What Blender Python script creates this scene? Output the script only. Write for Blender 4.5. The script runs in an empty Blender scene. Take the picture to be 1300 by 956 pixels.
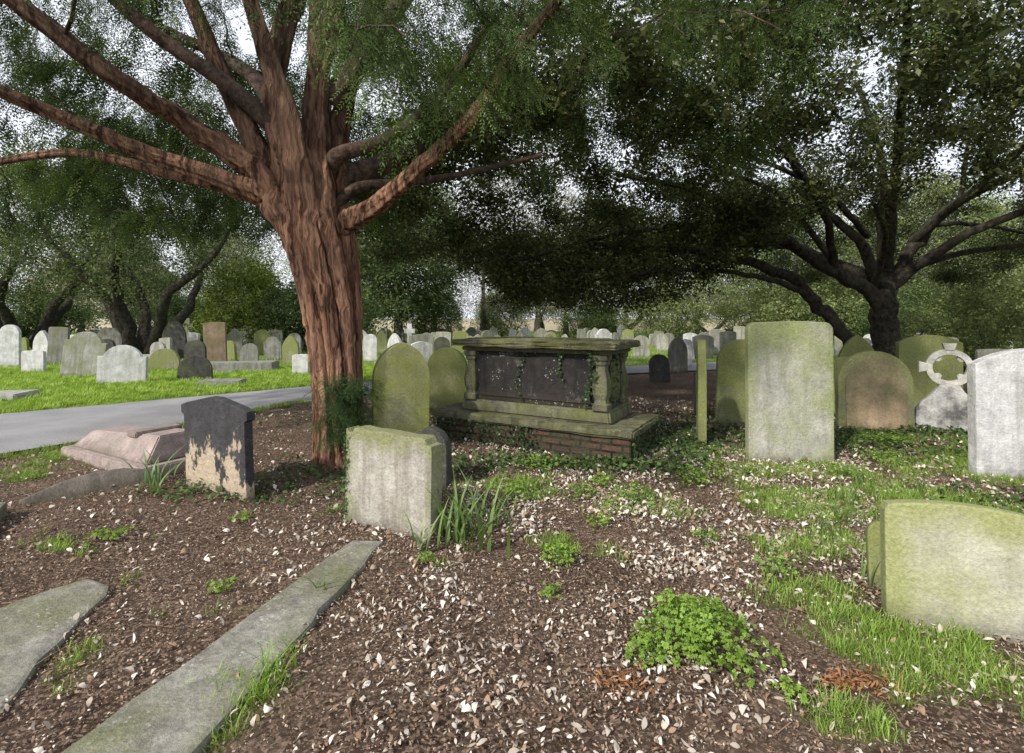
import bpy, bmesh, math
import numpy as np
from mathutils import Vector, Matrix
rng=np.random.default_rng(7)
scene=bpy.context.scene
COL=scene.collection
# ---------------------------------------------------------------- utils
_tab=np.random.default_rng(3).random((256,256))
def vn(x,y,s,o=0.0):
    x=np.asarray(x,float)*s+o*17.3+500; y=np.asarray(y,float)*s+o*9.1+500
    xi=np.floor(x).astype(int); yi=np.floor(y).astype(int); fx=x-xi; fy=y-yi
    fx=fx*fx*(3-2*fx); fy=fy*fy*(3-2*fy)
    a=_tab[xi%256,yi%256]; b=_tab[(xi+1)%256,yi%256]; c=_tab[xi%256,(yi+1)%256]; d=_tab[(xi+1)%256,(yi+1)%256]
    return (a*(1-fx)+b*fx)*(1-fy)+(c*(1-fx)+d*fx)*fy
def gh(x,y):
    x=np.asarray(x,float); y=np.asarray(y,float)
    near=np.exp(-((x/9)**2+((y-3)/7)**2))
    return (0.07*(vn(x,y,0.6,1)-.5)+0.05*(vn(x,y,1.9,2)-.5))*near
def tag(o,label=None,cat=None,kind=None,group=None):
    if label:o["label"]=label
    if cat:o["category"]=cat
    if kind:o["kind"]=kind
    if group:o["group"]=group
    return o
def mesh_np(name,V,F,mat,col=None,smooth=False,uv=None):
    V=np.asarray(V,np.float32).reshape(-1,3); F=np.asarray(F,np.int32)
    k=F.shape[1]; m=bpy.data.meshes.new(name)
    m.vertices.add(len(V)); m.vertices.foreach_set("co",V.ravel())
    m.loops.add(F.size); m.loops.foreach_set("vertex_index",F.ravel())
    m.polygons.add(len(F)); m.polygons.foreach_set("loop_start",np.arange(0,F.size,k,dtype=np.int32))
    m.polygons.foreach_set("loop_total",np.full(len(F),k,dtype=np.int32))
    if smooth: m.polygons.foreach_set("use_smooth",np.ones(len(F),dtype=bool))
    m.update(calc_edges=True)
    if col is not None:
        a=m.color_attributes.new("Col",'FLOAT_COLOR','POINT')
        c=np.ones((len(V),4),np.float32); c[:,:3]=col
        a.data.foreach_set("color",c.ravel())
    if mat: m.materials.append(mat)
    return m
def obj(name,mesh,parent=None,loc=(0,0,0),rot=(0,0,0)):
    o=bpy.data.objects.new(name,mesh); COL.objects.link(o)
    o.location=loc; o.rotation_euler=rot
    if parent: o.parent=parent
    return o
def empty(name,loc,rot=(0,0,0)):
    o=bpy.data.objects.new(name,None); COL.objects.link(o); o.location=loc; o.rotation_euler=rot
    o.empty_display_size=.2
    return o
def rand_rot(n,r,tilt=math.pi,yaw=None):
    a=r.random(n)*2*math.pi if yaw is None else yaw
    b=(r.random(n)-.5)*2*tilt; c=r.random(n)*2*math.pi
    def Rz(t):
        m=np.zeros((n,3,3)); m[:,0,0]=np.cos(t);m[:,0,1]=-np.sin(t);m[:,1,0]=np.sin(t);m[:,1,1]=np.cos(t);m[:,2,2]=1;return m
    def Ry(t):
        m=np.zeros((n,3,3)); m[:,0,0]=np.cos(t);m[:,0,2]=np.sin(t);m[:,2,0]=-np.sin(t);m[:,2,2]=np.cos(t);m[:,1,1]=1;return m
    return Rz(a)@Ry(b)@Rz(c if yaw is None else np.zeros(n))
def rot_full(yaw,pitch,roll):
    n=len(yaw)
    def M(i,j,t):
        m=np.zeros((n,3,3)); k=3-i-j; m[:,k,k]=1
        m[:,i,i]=np.cos(t); m[:,j,j]=np.cos(t); m[:,i,j]=-np.sin(t); m[:,j,i]=np.sin(t); return m
    return M(0,1,yaw)@M(0,2,pitch)@M(1,2,roll)
def inst(TV,TF,R,P,S,C,shade=None):
    n=len(P); t=len(TV)
    S=np.asarray(S)
    if S.ndim==1: S=np.repeat(S[:,None],3,1)
    L=TV[None]*S[:,None,:]
    V=np.einsum('nij,ntj->nti',R,L)+P[:,None,:]
    F=(TF[None]+(np.arange(n)*t)[:,None,None]).reshape(-1,TF.shape[1])
    c=np.repeat(C[:,None,:],t,1)
    if shade is not None: c=c*shade[None,:,None]
    return V.reshape(-1,3),F,c.reshape(-1,3)
def merge(parts):
    Vs,Fs,Cs=[],[],[];o=0
    for V,F,C in parts:
        Vs.append(V);Fs.append(F+o);Cs.append(C);o+=len(V)
    return np.concatenate(Vs),np.concatenate(Fs),np.concatenate(Cs)
def lerpc(a,b,t):
    a=np.array(a);b=np.array(b); return a[None]*(1-t[:,None])+b[None]*t[:,None]
# ---------------------------------------------------------------- materials
def newmat(name):
    m=bpy.data.materials.new(name); m.use_nodes=True; nt=m.node_tree; nt.nodes.clear()
    return m,nt
class N:
    def __init__(s,nt): s.nt=nt
    def n(s,t,**k):
        x=s.nt.nodes.new(t)
        for a,b in k.items(): setattr(x,a,b)
        return x
    def l(s,a,b): s.nt.links.new(a,b)
    def val(s,x,inp):
        if isinstance(x,(int,float)): inp.default_value=x
        elif isinstance(x,(tuple,list)): inp.default_value=tuple(x)+((1,) if len(x)==3 and inp.type=='RGBA' else ())
        else: s.l(x,inp)
    def noise(s,vec,scale,detail=4,rough=.6):
        x=s.n('ShaderNodeTexNoise'); s.l(vec,x.inputs['Vector']); x.inputs['Scale'].default_value=scale
        x.inputs['Detail'].default_value=detail; x.inputs['Roughness'].default_value=rough; return x.outputs[0]
    def vor(s,vec,scale,feat='F1',out=0):
        x=s.n('ShaderNodeTexVoronoi',feature=feat); s.l(vec,x.inputs['Vector']); x.inputs['Scale'].default_value=scale; return x.outputs[out]
    def map(s,vec,sc=(1,1,1),loc=(0,0,0)):
        x=s.n('ShaderNodeMapping'); s.l(vec,x.inputs[0]); x.inputs['Scale'].default_value=sc; x.inputs['Location'].default_value=loc; return x.outputs[0]
    def mix(s,f,a,b,bt='MIX'):
        x=s.n('ShaderNodeMix',data_type='RGBA',blend_type=bt); s.val(f,x.inputs[0]); s.val(a,x.inputs[6]); s.val(b,x.inputs[7]); return x.outputs[2]
    def rng(s,v,a,b,c=0.,d=1.):
        x=s.n('ShaderNodeMapRange'); s.val(v,x.inputs[0]); x.inputs[1].default_value=a;x.inputs[2].default_value=b;x.inputs[3].default_value=c;x.inputs[4].default_value=d; return x.outputs[0]
    def m(s,op,a,b=0.,c=0.):
        x=s.n('ShaderNodeMath',operation=op); s.val(a,x.inputs[0]); s.val(b,x.inputs[1]); s.val(c,x.inputs[2]); return x.outputs[0]
    def bump(s,h,st,dist=.02,normal=None):
        x=s.n('ShaderNodeBump'); s.l(h,x.inputs['Height']); x.inputs['Strength'].default_value=st; x.inputs['Distance'].default_value=dist
        if normal is not None: s.l(normal,x.inputs['Normal'])
        return x.outputs[0]
    def out(s,col,rough=.85,normal=None,spec=.3,transl=None,tcol=None):
        p=s.n('ShaderNodeBsdfPrincipled'); s.val(col,p.inputs['Base Color']); s.val(rough,p.inputs['Roughness'])
        p.inputs['Specular IOR Level'].default_value=spec
        if normal is not None: s.l(normal,p.inputs['Normal'])
        o=s.n('ShaderNodeOutputMaterial'); s.l(p.outputs[0],o.inputs[0])
def leaf_mat(name,transl=.3,gloss=0.,boost=1.6,rough=.4):
    m,nt=newmat(name); k=N(nt); a=k.n('ShaderNodeAttribute'); a.attribute_name="Col"
    g=k.n('ShaderNodeHueSaturation'); k.l(a.outputs[0],g.inputs['Color']); g.inputs['Value'].default_value=boost; g.inputs['Saturation'].default_value=1.1
    d=k.n('ShaderNodeBsdfDiffuse'); k.l(a.outputs[0],d.inputs[0]); t=k.n('ShaderNodeBsdfTranslucent'); k.l(g.outputs[0],t.inputs[0])
    mx=k.n('ShaderNodeMixShader'); mx.inputs[0].default_value=transl; k.l(d.outputs[0],mx.inputs[1]); k.l(t.outputs[0],mx.inputs[2]); sh=mx.outputs[0]
    if gloss:
        gl=k.n('ShaderNodeBsdfGlossy'); gl.inputs['Roughness'].default_value=rough; gl.inputs[0].default_value=(.8,.82,.72,1); m2=k.n('ShaderNodeMixShader'); m2.inputs[0].default_value=gloss
        k.l(sh,m2.inputs[1]); k.l(gl.outputs[0],m2.inputs[2]); sh=m2.outputs[0]
    o=k.n('ShaderNodeOutputMaterial'); k.l(sh,o.inputs[0]); return m
M_leaf=leaf_mat("foliage",.25); M_litter=leaf_mat("dry_leaves",.12,0,1.1); M_grass=leaf_mat("grass_blade",.3,.02)
M_ever=leaf_mat("evergreen",.24,.022,1.6,.4)
def stone_mat(name,base,algae=(.17,.18,.09),amt=.5,zw=0.0,dark=(.05,.05,.045),damt=.4,sharp=.12,lichen=.25,height=1.0,seed=0.,edge=0.,wid=1.,streak=False):
    m,nt=newmat(name); k=N(nt); tc=k.n('ShaderNodeTexCoord'); oi=k.n('ShaderNodeObjectInfo')
    off=k.n('ShaderNodeVectorMath',operation='ADD'); k.l(tc.outputs['Object'],off.inputs[0])
    mm=k.m('MULTIPLY',oi.outputs['Random'],37.); cb=k.n('ShaderNodeCombineXYZ'); k.val(mm,cb.inputs[0]); cb.inputs[1].default_value=seed; k.val(mm,cb.inputs[2])
    k.l(cb.outputs[0],off.inputs[1]); v=off.outputs[0]
    n1=k.noise(k.map(v,(2.6,2.6,1.3)) if streak else v,2.2 if streak else 2.6,8,.7 if streak else .62); n2=k.noise(v,55,6,.7); n3=k.noise(k.map(v,(11,11,1.3)),1.0,6,.65); n4=k.noise(v,9,6,.7)
    b=k.mix(k.rng(n4,.3,.7),tuple(x*.66 for x in base),tuple(min(1,x*1.25) for x in base))
    b=k.mix(k.rng(n2,.3,.75),k.mix(1.,b,(.62,.62,.62),'MULTIPLY'),b)
    b=k.mix(k.m('MULTIPLY',k.rng(n3,.46,.66),damt),b,dark)
    sp=k.n('ShaderNodeSeparateXYZ'); k.l(tc.outputs['Object'],sp.inputs[0])
    z=k.m('MULTIPLY',sp.outputs[2],zw/height)
    a=k.m('ADD',k.m('ADD',n1,k.m('MULTIPLY',n4,.25)),z)
    if edge:
        ex=k.m('DIVIDE',k.m('ABSOLUTE',sp.outputs[0]),wid/2); ez=k.m('DIVIDE',sp.outputs[2],height)
        a=k.m('ADD',a,k.m('MULTIPLY',k.rng(k.m('MAXIMUM',ex,ez),.72,1.02),edge))
    f=k.rng(a,.625-sharp-(amt-.5)*.6,.625+sharp-(amt-.5)*.6)
    b=k.mix(k.m('MULTIPLY',f,.9),b,k.mix(k.rng(n2,.3,.7),tuple(x*.55 for x in algae),algae))
    vo=k.vor(k.map(v,(1,1,1)),34); sp2=k.m('MULTIPLY',k.rng(vo,.28,.16),k.rng(k.noise(v,4,2),.5,.62))
    b=k.mix(k.m('MULTIPLY',sp2,lichen),b,(.45,.46,.41))
    b=k.mix(k.rng(k.m('ADD',sp.outputs[2],k.m('MULTIPLY',n4,.15)),.17,.04,0,.65),b,(.055,.045,.03))
    h=k.m('ADD',k.m('MULTIPLY',n2,.5),k.m('ADD',n4,k.m('MULTIPLY',f,.15)))
    k.out(b,.9,k.bump(h,.8,.02),.2); return m
S={}
S['pale']=stone_mat("pale_stone",(.45,.45,.42),(.26,.28,.15),.34,.1,damt=.55)
S['white']=stone_mat("white_marble",(.66,.67,.67),(.36,.38,.30),.26,0,(.24,.24,.23),.5)
S['grey']=stone_mat("grey_stone",(.30,.30,.29),(.19,.20,.12),.40,.1,damt=.6)
S['dark']=stone_mat("dark_stone",(.08,.08,.075),(.12,.13,.07),.35,0,(.03,.03,.03),.6)
S['green']=stone_mat("algae_stone",(.36,.36,.27),(.23,.26,.085),.56,.2,(.06,.06,.04),.65)
S['brown']=stone_mat("brown_stone",(.27,.20,.14),(.15,.14,.07),.35,.05)
def bark_mat(name,c1,c2,c3,sc=(14,14,1.6),st=.9,lo=.38,hi=.62,fine=4.,fd=.35,zdark=None,det=8):
    m,nt=newmat(name); k=N(nt); tc=k.n('ShaderNodeTexCoord'); v=tc.outputs['Object']
    w=k.noise(v,2.5,3)
    cb=k.n('ShaderNodeCombineXYZ'); k.val(k.m('MULTIPLY',w,.18),cb.inputs[0]); k.val(k.m('MULTIPLY',w,.14),cb.inputs[1])
    ad=k.n('ShaderNodeVectorMath',operation='ADD'); k.l(v,ad.inputs[0]); k.l(cb.outputs[0],ad.inputs[1])
    n1=k.noise(k.map(ad.outputs[0],sc),1.,det,.6); n2=k.noise(v,1.8,5); n3=k.noise(k.map(ad.outputs[0],(sc[0]*3,sc[1]*3,sc[2]*fine)),1,6,.7)
    b=k.mix(k.rng(n1,lo,hi),c1,c2); b=k.mix(k.rng(n2,.48,.66,0,.6),b,c3); b=k.mix(k.rng(n3,.32,.66),k.mix(1.,b,(fd,fd,fd),'MULTIPLY'),b)
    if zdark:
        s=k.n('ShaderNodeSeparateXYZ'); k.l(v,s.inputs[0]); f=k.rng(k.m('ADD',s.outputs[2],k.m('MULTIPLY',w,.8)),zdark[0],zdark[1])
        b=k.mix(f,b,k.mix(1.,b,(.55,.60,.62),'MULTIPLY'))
    k.out(b,.85,k.bump(k.m('ADD',n1,k.m('MULTIPLY',n3,.5)),st,.07),.2); return m
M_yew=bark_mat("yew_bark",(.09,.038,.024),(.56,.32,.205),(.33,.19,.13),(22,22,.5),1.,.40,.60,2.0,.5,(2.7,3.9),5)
M_yewlimb=bark_mat("yew_limb_bark",(.05,.034,.028),(.22,.145,.11),(.13,.115,.09),(9,9,6))
M_oak=bark_mat("dark_bark",(.018,.016,.013),(.08,.07,.052),(.055,.06,.038),(12,12,9),.6)
M_far=bark_mat("far_bark",(.07,.06,.05),(.17,.15,.12),(.11,.11,.075),(6,6,3))
# ---------------------------------------------------------------- regions
PL=np.array([(-60,-14),(-22,-3),(-12,3),(-7.46,7.46),(-5.8,9.0),(-4.2,10.5),(-2,12.3),(1.5,14.3),(8,17),(30,22),(60,26)],float)
PR=np.array([(-60,-17),(-20,-6),(-8.2,2.2),(-5.2,5.1),(-4.8,5.9),(-4.3,6.8),(-3.5,8.7),(-1.4,10.9),(1.9,12.6),(8.3,15.1),(30,19.8),(60,23.6)],float)
def xl(y): return np.interp(y,PL[:,1],PL[:,0])
def xr(y): return np.interp(y,PR[:,1],PR[:,0])
blobs=[(1.7,2.2,.38,.33,.95),(2.1,1.75,.35,.25,1.),(1.45,2.7,.38,.2,.85),(2.25,4.0,.65,.45,.9),(1.95,3.2,.42,.27,.8),(2.6,4.7,.85,.4,.9),(3.3,3.8,.75,.65,.9),(3.0,3.0,.45,.45,.9),
 (-2.9,3.2,.3,.2,.4),(-1.05,1.85,.15,.15,1.1),(-1.75,2.1,.2,.2,.35),(.15,4.4,.5,.35,.6),(.9,3.9,.4,.3,.55),(4.4,4.8,1.2,.8,.85),(-4.4,4.9,.5,.6,.6),(.35,3.2,.2,.2,.35),(.3,2.7,.15,.1,.5),
 (6,5.0,2,1.2,.85),(7.5,7,2,2,.7),(1.2,1.85,.25,.15,.7),(4.2,5.9,1.2,.5,.65),(2.0,5.3,.5,.3,.65)]
def gmask(x,y):
    g=np.zeros_like(x)
    for bx,by,rx,ry,a in blobs: g=np.maximum(g,a*np.exp(-(((x-bx)/rx)**2+((y-by)/ry)**2)))
    n=vn(x,y,3.1,4)*.6+vn(x,y,8,5)*.5
    return np.clip((g*1.2+n-0.90)*2.5,0,1)
def lawn(x,y):
    e=(vn(x,y,1.5,6)-.5)*.5
    a=((x<xl(y)-0.0+e*.4)&(y>-12)) | (y>PL[-1,1])|(x>12.5+e*4)
    return a.astype(float)
# ---------------------------------------------------------------- ground
def axis(lo,hi,n,far,m):
    mid=np.linspace(lo,hi,n); g=np.geomspace(.08,far,m)
    return np.concatenate([(lo-g)[::-1],mid,hi+g])
xs=axis(-7,8,300,600,45); ys=axis(.5,10,220,600,45)
X,Y=np.meshgrid(xs,ys,indexing='ij'); Z=gh(X,Y)
nearm=np.exp(-((X/7)**2+((Y-3)/6)**2)); Z=Z+nearm*(.022*(vn(X,Y,9,7)-.5)+.016*(vn(X,Y,19,8)-.5))
onpath=(X>xl(Y)-.1)&(X<xr(Y)+.1)&(Y<24); Z=np.where(onpath,np.minimum(Z,0)-.012,Z)
V=np.stack([X,Y,Z],-1).reshape(-1,3); nx,ny=X.shape
idx=np.arange(nx*ny).reshape(nx,ny)
F=np.stack([idx[:-1,:-1],idx[1:,:-1],idx[1:,1:],idx[:-1,1:]],-1).reshape(-1,4)
C=np.zeros((len(V),3)); C[:,0]=np.maximum(lawn(X,Y),gmask(X,Y)*.5*(Y<12)).ravel(); C[:,1]=lawn(X,Y).ravel()
m,nt=newmat("ground_soil"); k=N(nt); tc=k.n('ShaderNodeTexCoord'); v=tc.outputs['Object']; at=k.n('ShaderNodeAttribute'); at.attribute_name="Col"
sp=k.n('ShaderNodeSeparateColor'); k.l(at.outputs[0],sp.inputs[0])
a1=k.noise(v,1.3,6); a2=k.noise(v,28,8,.75); a3=k.vor(v,90,'F1',1); a4=k.noise(v,90,4,.7)
d=k.mix(k.rng(a1,.35,.65),(.085,.058,.042),(.18,.13,.095)); d=k.mix(k.rng(a2,.35,.68),k.mix(1.,d,(.40,.36,.34),'MULTIPLY'),d)
s3=k.n('ShaderNodeSeparateColor'); k.l(a3,s3.inputs[0])
d=k.mix(k.rng(s3.outputs[0],.55,1.,0,.8),d,(.34,.25,.19)); 
g=k.mix(k.rng(a2,.3,.7),(.07,.11,.02),(.17,.25,.05)); g=k.mix(k.rng(a1,.5,.7,0,.6),g,(.20,.22,.07))
c=k.mix(sp.outputs[0],d,g)
k.out(c,.95,k.bump(k.m('ADD',a2,k.m('MULTIPLY',a4,.5)),.9,.03),.15)
o=obj("ground",mesh_np("ground",V,F,m,C,True)); tag(o,"brown leaf-strewn soil with patches of grass","ground","structure")
def resamp(P,n):
    s=np.concatenate([[0],np.cumsum(np.linalg.norm(np.diff(P,axis=0),axis=1))]); t=np.linspace(0,s[-1],n)
    return np.stack([np.interp(t,s,P[:,i]) for i in range(P.shape[1])],-1)
def smooth(P,n,it=6):
    Q=resamp(P,n)
    for _ in range(it): Q[1:-1]=(Q[:-2]+2*Q[1:-1]+Q[2:])/4
    return Q
A=smooth(PL,300,10); B=smooth(PR,300,10); W=9
t=np.linspace(0,1,W)[None,:,None]; PP=A[:,None]*(1-t)+B[:,None]*t
crown=.022+.02*np.sin(np.linspace(0,math.pi,W))
V=np.concatenate([PP,np.broadcast_to(crown[None,:,None],(300,W,1))],-1).reshape(-1,3); idx=np.arange(300*W).reshape(300,W)
F=np.stack([idx[:-1,:-1],idx[:-1,1:],idx[1:,1:],idx[1:,:-1]],-1).reshape(-1,4)
m,nt=newmat("path_asphalt"); k=N(nt); v=k.n('ShaderNodeTexCoord').outputs['Object']
a=k.noise(v,1.1,5); b=k.noise(v,120,3,.7); c=k.mix(k.rng(a,.35,.65),(.25,.25,.26),(.35,.35,.36)); c=k.mix(k.rng(b,.35,.65),k.mix(1.,c,(.6,.6,.6),'MULTIPLY'),c)
c=k.mix(k.m('MULTIPLY',k.rng(k.vor(v,5),.09,.05),.5),c,(.2,.14,.08)); k.out(c,.9,k.bump(b,.5,.01),.2)
o=obj("path",mesh_np("path",V,F[:,::-1],m,None,True)); tag(o,"grey asphalt path curving between the graves","path","structure")
# ---------------------------------------------------------------- tubes & trees
def catmull(P,per=5):
    P=np.asarray(P,float); Q=np.vstack([2*P[0]-P[1],P,2*P[-1]-P[-2]]); out=[]
    for i in range(1,len(Q)-2):
        for s in np.linspace(0,1,per,endpoint=False):
            p0,p1,p2,p3=Q[i-1],Q[i],Q[i+1],Q[i+2]
            out.append(.5*((2*p1)+(-p0+p2)*s+(2*p0-5*p1+4*p2-p3)*s*s+(-p0+3*p1-3*p2+p3)*s**3))
    out.append(P[-1]); return np.array(out)
def tube(P,R,sides,lump=0.,r=None,flute=None):
    P=np.asarray(P,float); n=len(P); T=np.gradient(P,axis=0); T/=np.linalg.norm(T,axis=1)[:,None]+1e-9
    mean=T.mean(0); ref=np.eye(3)[np.argmin(np.abs(mean))]
    U=ref[None]-T*(T@ref)[:,None]; U/=np.linalg.norm(U,axis=1)[:,None]; Wv=np.cross(T,U)
    a=np.linspace(0,2*math.pi,sides,endpoint=False)
    RR=np.repeat(np.asarray(R)[:,None],sides,1)
    if lump and r is not None:
        ph=r.random(3)*6; s=np.linspace(0,n/3,n)[:,None]
        RR=RR*(1+lump*np.sin(2*a[None]+s*.6+ph[0])+lump*.6*np.sin(3*a[None]-.8*s+ph[1])+lump*.5*np.sin(5*a[None]+.9*s+ph[2]))
    if flute is not None: RR=RR*flute(a[None],np.arange(n)[:,None]/(n-1))
    V=P[:,None]+RR[:,:,None]*(np.cos(a)[None,:,None]*U[:,None]+np.sin(a)[None,:,None]*Wv[:,None])
    idx=np.arange(n*sides).reshape(n,sides); j=np.roll(idx,-1,1)
    F=np.stack([idx[:-1],j[:-1],j[1:],idx[1:]],-1).reshape(-1,4)
    return V.reshape(-1,3),F,np.zeros((n*sides,3))
def grow(limbs,targets,base,r,per=6,wig=.04,droop=.1,twig=.006,sides=9,lump=.06,rfac=.016,zmin=-9,kink=.03,flutes=None):
    tubes=[];NP=[];NR=[];twigs=[]
    for li,L in enumerate(limbs):
        L=np.asarray(L,float); Q=catmull(L[:,:4],per)
        n=len(Q); Q[1:-1,:3]+=(r.normal(size=(n-2,3)))*np.minimum(Q[1:-1,3:4],.12)*wig*3
        fl=flutes(li) if flutes else None
        tubes.append(tube(Q[:,:3],Q[:,3],(sides*3 if fl else sides) if Q[0,3]>.05 else 6,lump,r,fl))
        kk=[i for i in range(per//2,n) if Q[i,2]>zmin]; NP+=list(Q[kk,:3]); NR+=list(Q[kk,3])
        twigs.append((Q[-3:,:3]))
    targets=targets[np.argsort(np.linalg.norm(targets-np.asarray(base),axis=1))]
    cap=len(NP)+len(targets)*6; AP=np.zeros((cap,3)); AR=np.zeros(cap); c=len(NP); AP[:c]=NP; AR[:c]=NR
    for tg in targets:
        dv=AP[:c]-tg; dd=np.linalg.norm(dv,axis=1); i=np.argmin(dd); s=AP[i]; ln=dd[i]
        if ln<.15: continue
        rs=min(AR[i]*.7,rfac*ln+.006); n=6; tt=np.linspace(0,1,n)[:,None]
        Pm=(s+tg)/2+np.array([0,0,droop*ln])+r.normal(size=3)*ln*.09
        Q=(1-tt)**2*s+2*tt*(1-tt)*Pm+tt**2*tg; Q[1:-1]+=r.normal(size=(n-2,3))*ln*kink
        R=np.linspace(rs,twig,n); tubes.append(tube(Q,R,5 if rs<.05 else 7)); twigs.append(Q)
        AP[c:c+5]=Q[1:]; AR[c:c+5]=R[1:]; c+=5
    return tubes,twigs
def along(twigs,per,r,jit,start=.35):
    P=[];D=[]
    for Q in twigs:
        n=len(Q)-1; t=(start+(1-start)*r.random(per))*n; i=np.minimum(t.astype(int),n-1); f=(t-i)[:,None]
        P.append(Q[i]*(1-f)+Q[i+1]*f); D.append(Q[i+1]-Q[i])
    P=np.concatenate(P);D=np.concatenate(D); P=P+r.normal(size=P.shape)*jit; return P,D
def clump_template(nl,ll,lw,r,flat=1.):
    c=r.normal(size=(nl,3)); c/=np.linalg.norm(c,axis=1)[:,None]; c*=(r.random((nl,1))**.45); c[:,2]*=flat
    lv=np.array([[0,0,0],[.5*ll,lw/2,.02],[ll,0,-.03],[.45*ll,-lw/2,.02]])
    V,F,_=inst(lv,np.array([[0,1,2,3]]),rand_rot(nl,r,1.3),c,.7+.6*r.random(nl),np.ones((nl,3)))
    sh=np.repeat(.6+.8*r.random(nl),4); return V,F,sh
def spray_template(r,dens=8,nl=.145,nw=.026):
    Vs=[];F=[];sh=[]
    def quad(a,b,c,d,s): 
        F.append([len(Vs)+i for i in range(4)]); Vs.extend([a,b,c,d]); sh.extend([s*.8,s,s*1.25,s])
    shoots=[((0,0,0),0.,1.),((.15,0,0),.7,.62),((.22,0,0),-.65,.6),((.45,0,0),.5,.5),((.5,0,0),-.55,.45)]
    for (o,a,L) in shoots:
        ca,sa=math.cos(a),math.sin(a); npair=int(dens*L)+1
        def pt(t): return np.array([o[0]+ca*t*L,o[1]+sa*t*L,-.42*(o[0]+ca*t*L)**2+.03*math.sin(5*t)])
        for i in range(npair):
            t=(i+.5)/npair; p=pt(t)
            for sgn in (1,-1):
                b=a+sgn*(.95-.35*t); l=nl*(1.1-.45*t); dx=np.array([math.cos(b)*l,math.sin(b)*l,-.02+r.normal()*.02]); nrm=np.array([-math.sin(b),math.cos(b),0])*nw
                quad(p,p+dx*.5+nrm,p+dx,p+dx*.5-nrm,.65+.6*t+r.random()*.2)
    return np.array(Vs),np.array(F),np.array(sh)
# ---- YEW
r=np.random.default_rng(11)
core=[(-1.67,5.06,-.15,.29),(-1.69,5.06,.08,.24),(-1.71,5.06,.5,.225),(-1.73,5.06,.9,.235),(-1.76,5.06,1.45,.265),(-1.84,5.06,1.95,.31),(-1.94,5.06,2.35,.345),(-2.02,5.08,2.7,.35)]
cz_=np.array(core)
def cc(z): return np.array([np.interp(z,cz_[:,2],cz_[:,0]),np.interp(z,cz_[:,2],cz_[:,1]),np.interp(z,cz_[:,2],cz_[:,3])])
up=[
 (-2.3,[(-2.17,5.0,2.76,.13),(-2.33,5.02,3.5,.11),(-2.27,5.02,4.16,.10),(-2.08,5.0,4.79,.09),(-1.95,4.9,6.2,.06)]),
 (-.9,[(-1.88,5.0,2.8,.13),(-1.93,5.05,3.6,.105),(-1.80,5.1,4.4,.095),(-1.65,5.2,5.2,.08),(-1.5,5.3,6.8,.05)]),
 (.3,[(-1.83,5.2,2.8,.12),(-1.74,5.3,3.6,.095),(-1.55,5.45,4.5,.08),(-1.3,5.6,5.6,.05)]),
 (1.6,[(-2.05,5.35,2.8,.14),(-2.1,5.6,3.6,.11),(-2.2,5.8,4.6,.09),(-2.3,6,6.0,.06)]),
 (3.0,[(-2.32,5.1,2.72,.12),(-2.62,5.05,3.3,.095),(-2.86,4.95,3.9,.08),(-3.1,4.8,4.6,.06),(-3.5,4.6,5.6,.04)]),
 (3.6,[(-2.38,4.95,2.75,.115),(-2.99,4.75,3.2,.09),(-3.38,4.4,3.46,.075),(-3.84,4.1,3.83,.06),(-4.4,3.8,4.3,.045)]),
 (-1.6,[(-2.0,4.85,2.7,.11),(-2.1,4.8,3.3,.09),(-2.32,4.75,4.0,.07),(-2.5,4.6,4.7,.055),(-2.8,4.3,5.5,.04)]),
 (-.2,[(-1.62,4.98,2.33,.10),(-1.35,4.88,2.45,.085),(-.87,4.6,2.72,.065),(-.34,4.3,3.08,.055),(0,4.1,3.5,.045),(.5,3.9,4.0,.03)]),
 (2.4,[(-2.35,5.2,2.55,.11),(-3.0,5.2,2.78,.075),(-3.64,5.25,2.92,.055),(-4.57,5.4,3.15,.045),(-5.5,5.5,3.1,.035),(-6.2,5.5,3.0,.025)]),
 (-2.9,[(-2.3,4.95,2.5,.11),(-2.5,4.95,2.66,.09),(-3.48,4.8,2.99,.07),(-4.18,4.6,3.28,.055),(-4.9,4.3,3.6,.045)]),
]
strands=[]
for th,pts in up:
    low=[]
    for z in (-.15,.1,.45,.85,1.3,1.75,2.15):
        x,y,R=cc(z); tw=th+(2.3-z)*.2; fl=1.0+.3*max(0,.2-z)
        low.append((x+R*.78*math.cos(tw)*fl,y+R*.78*math.sin(tw)*fl,z,R*.25*fl))
    strands.append(low+pts)
yl=strands+[
 [(-1.9,5.1,2.8,.12),(-1.7,5.0,3.0,.08),(-1.2,4.9,3.13,.06),(-.66,4.75,3.48,.05),(-.21,4.6,4.05,.03)],
 [(-2.3,5.03,3.25,.10),(-2.73,4.8,3.65,.075),(-3.19,4.6,3.95,.06),(-3.8,4.4,4.5,.045)],
 [(-2.1,5.15,2.6,.16),(-2.7,6.0,3.3,.11),(-3.6,7.2,3.9,.07)],
 [(-1.9,5.2,2.7,.16),(-1.3,6.0,3.3,.1),(-.4,7.2,4.0,.06)],
 [(-1.8,5.1,2.5,.07),(-1.5,5.1,2.72,.05),(-.72,5.2,2.83,.035),(.3,5.3,3.1,.02)],
 [(-2.2,5.1,3.2,.12),(-3.0,5.8,4.2,.08),(-4.4,6.2,5.0,.05)],
 [(-1.85,5.2,3.6,.12),(-1.0,5.0,4.6,.08),(-.1,4.8,5.5,.05)] ]
tg=[]
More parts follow.
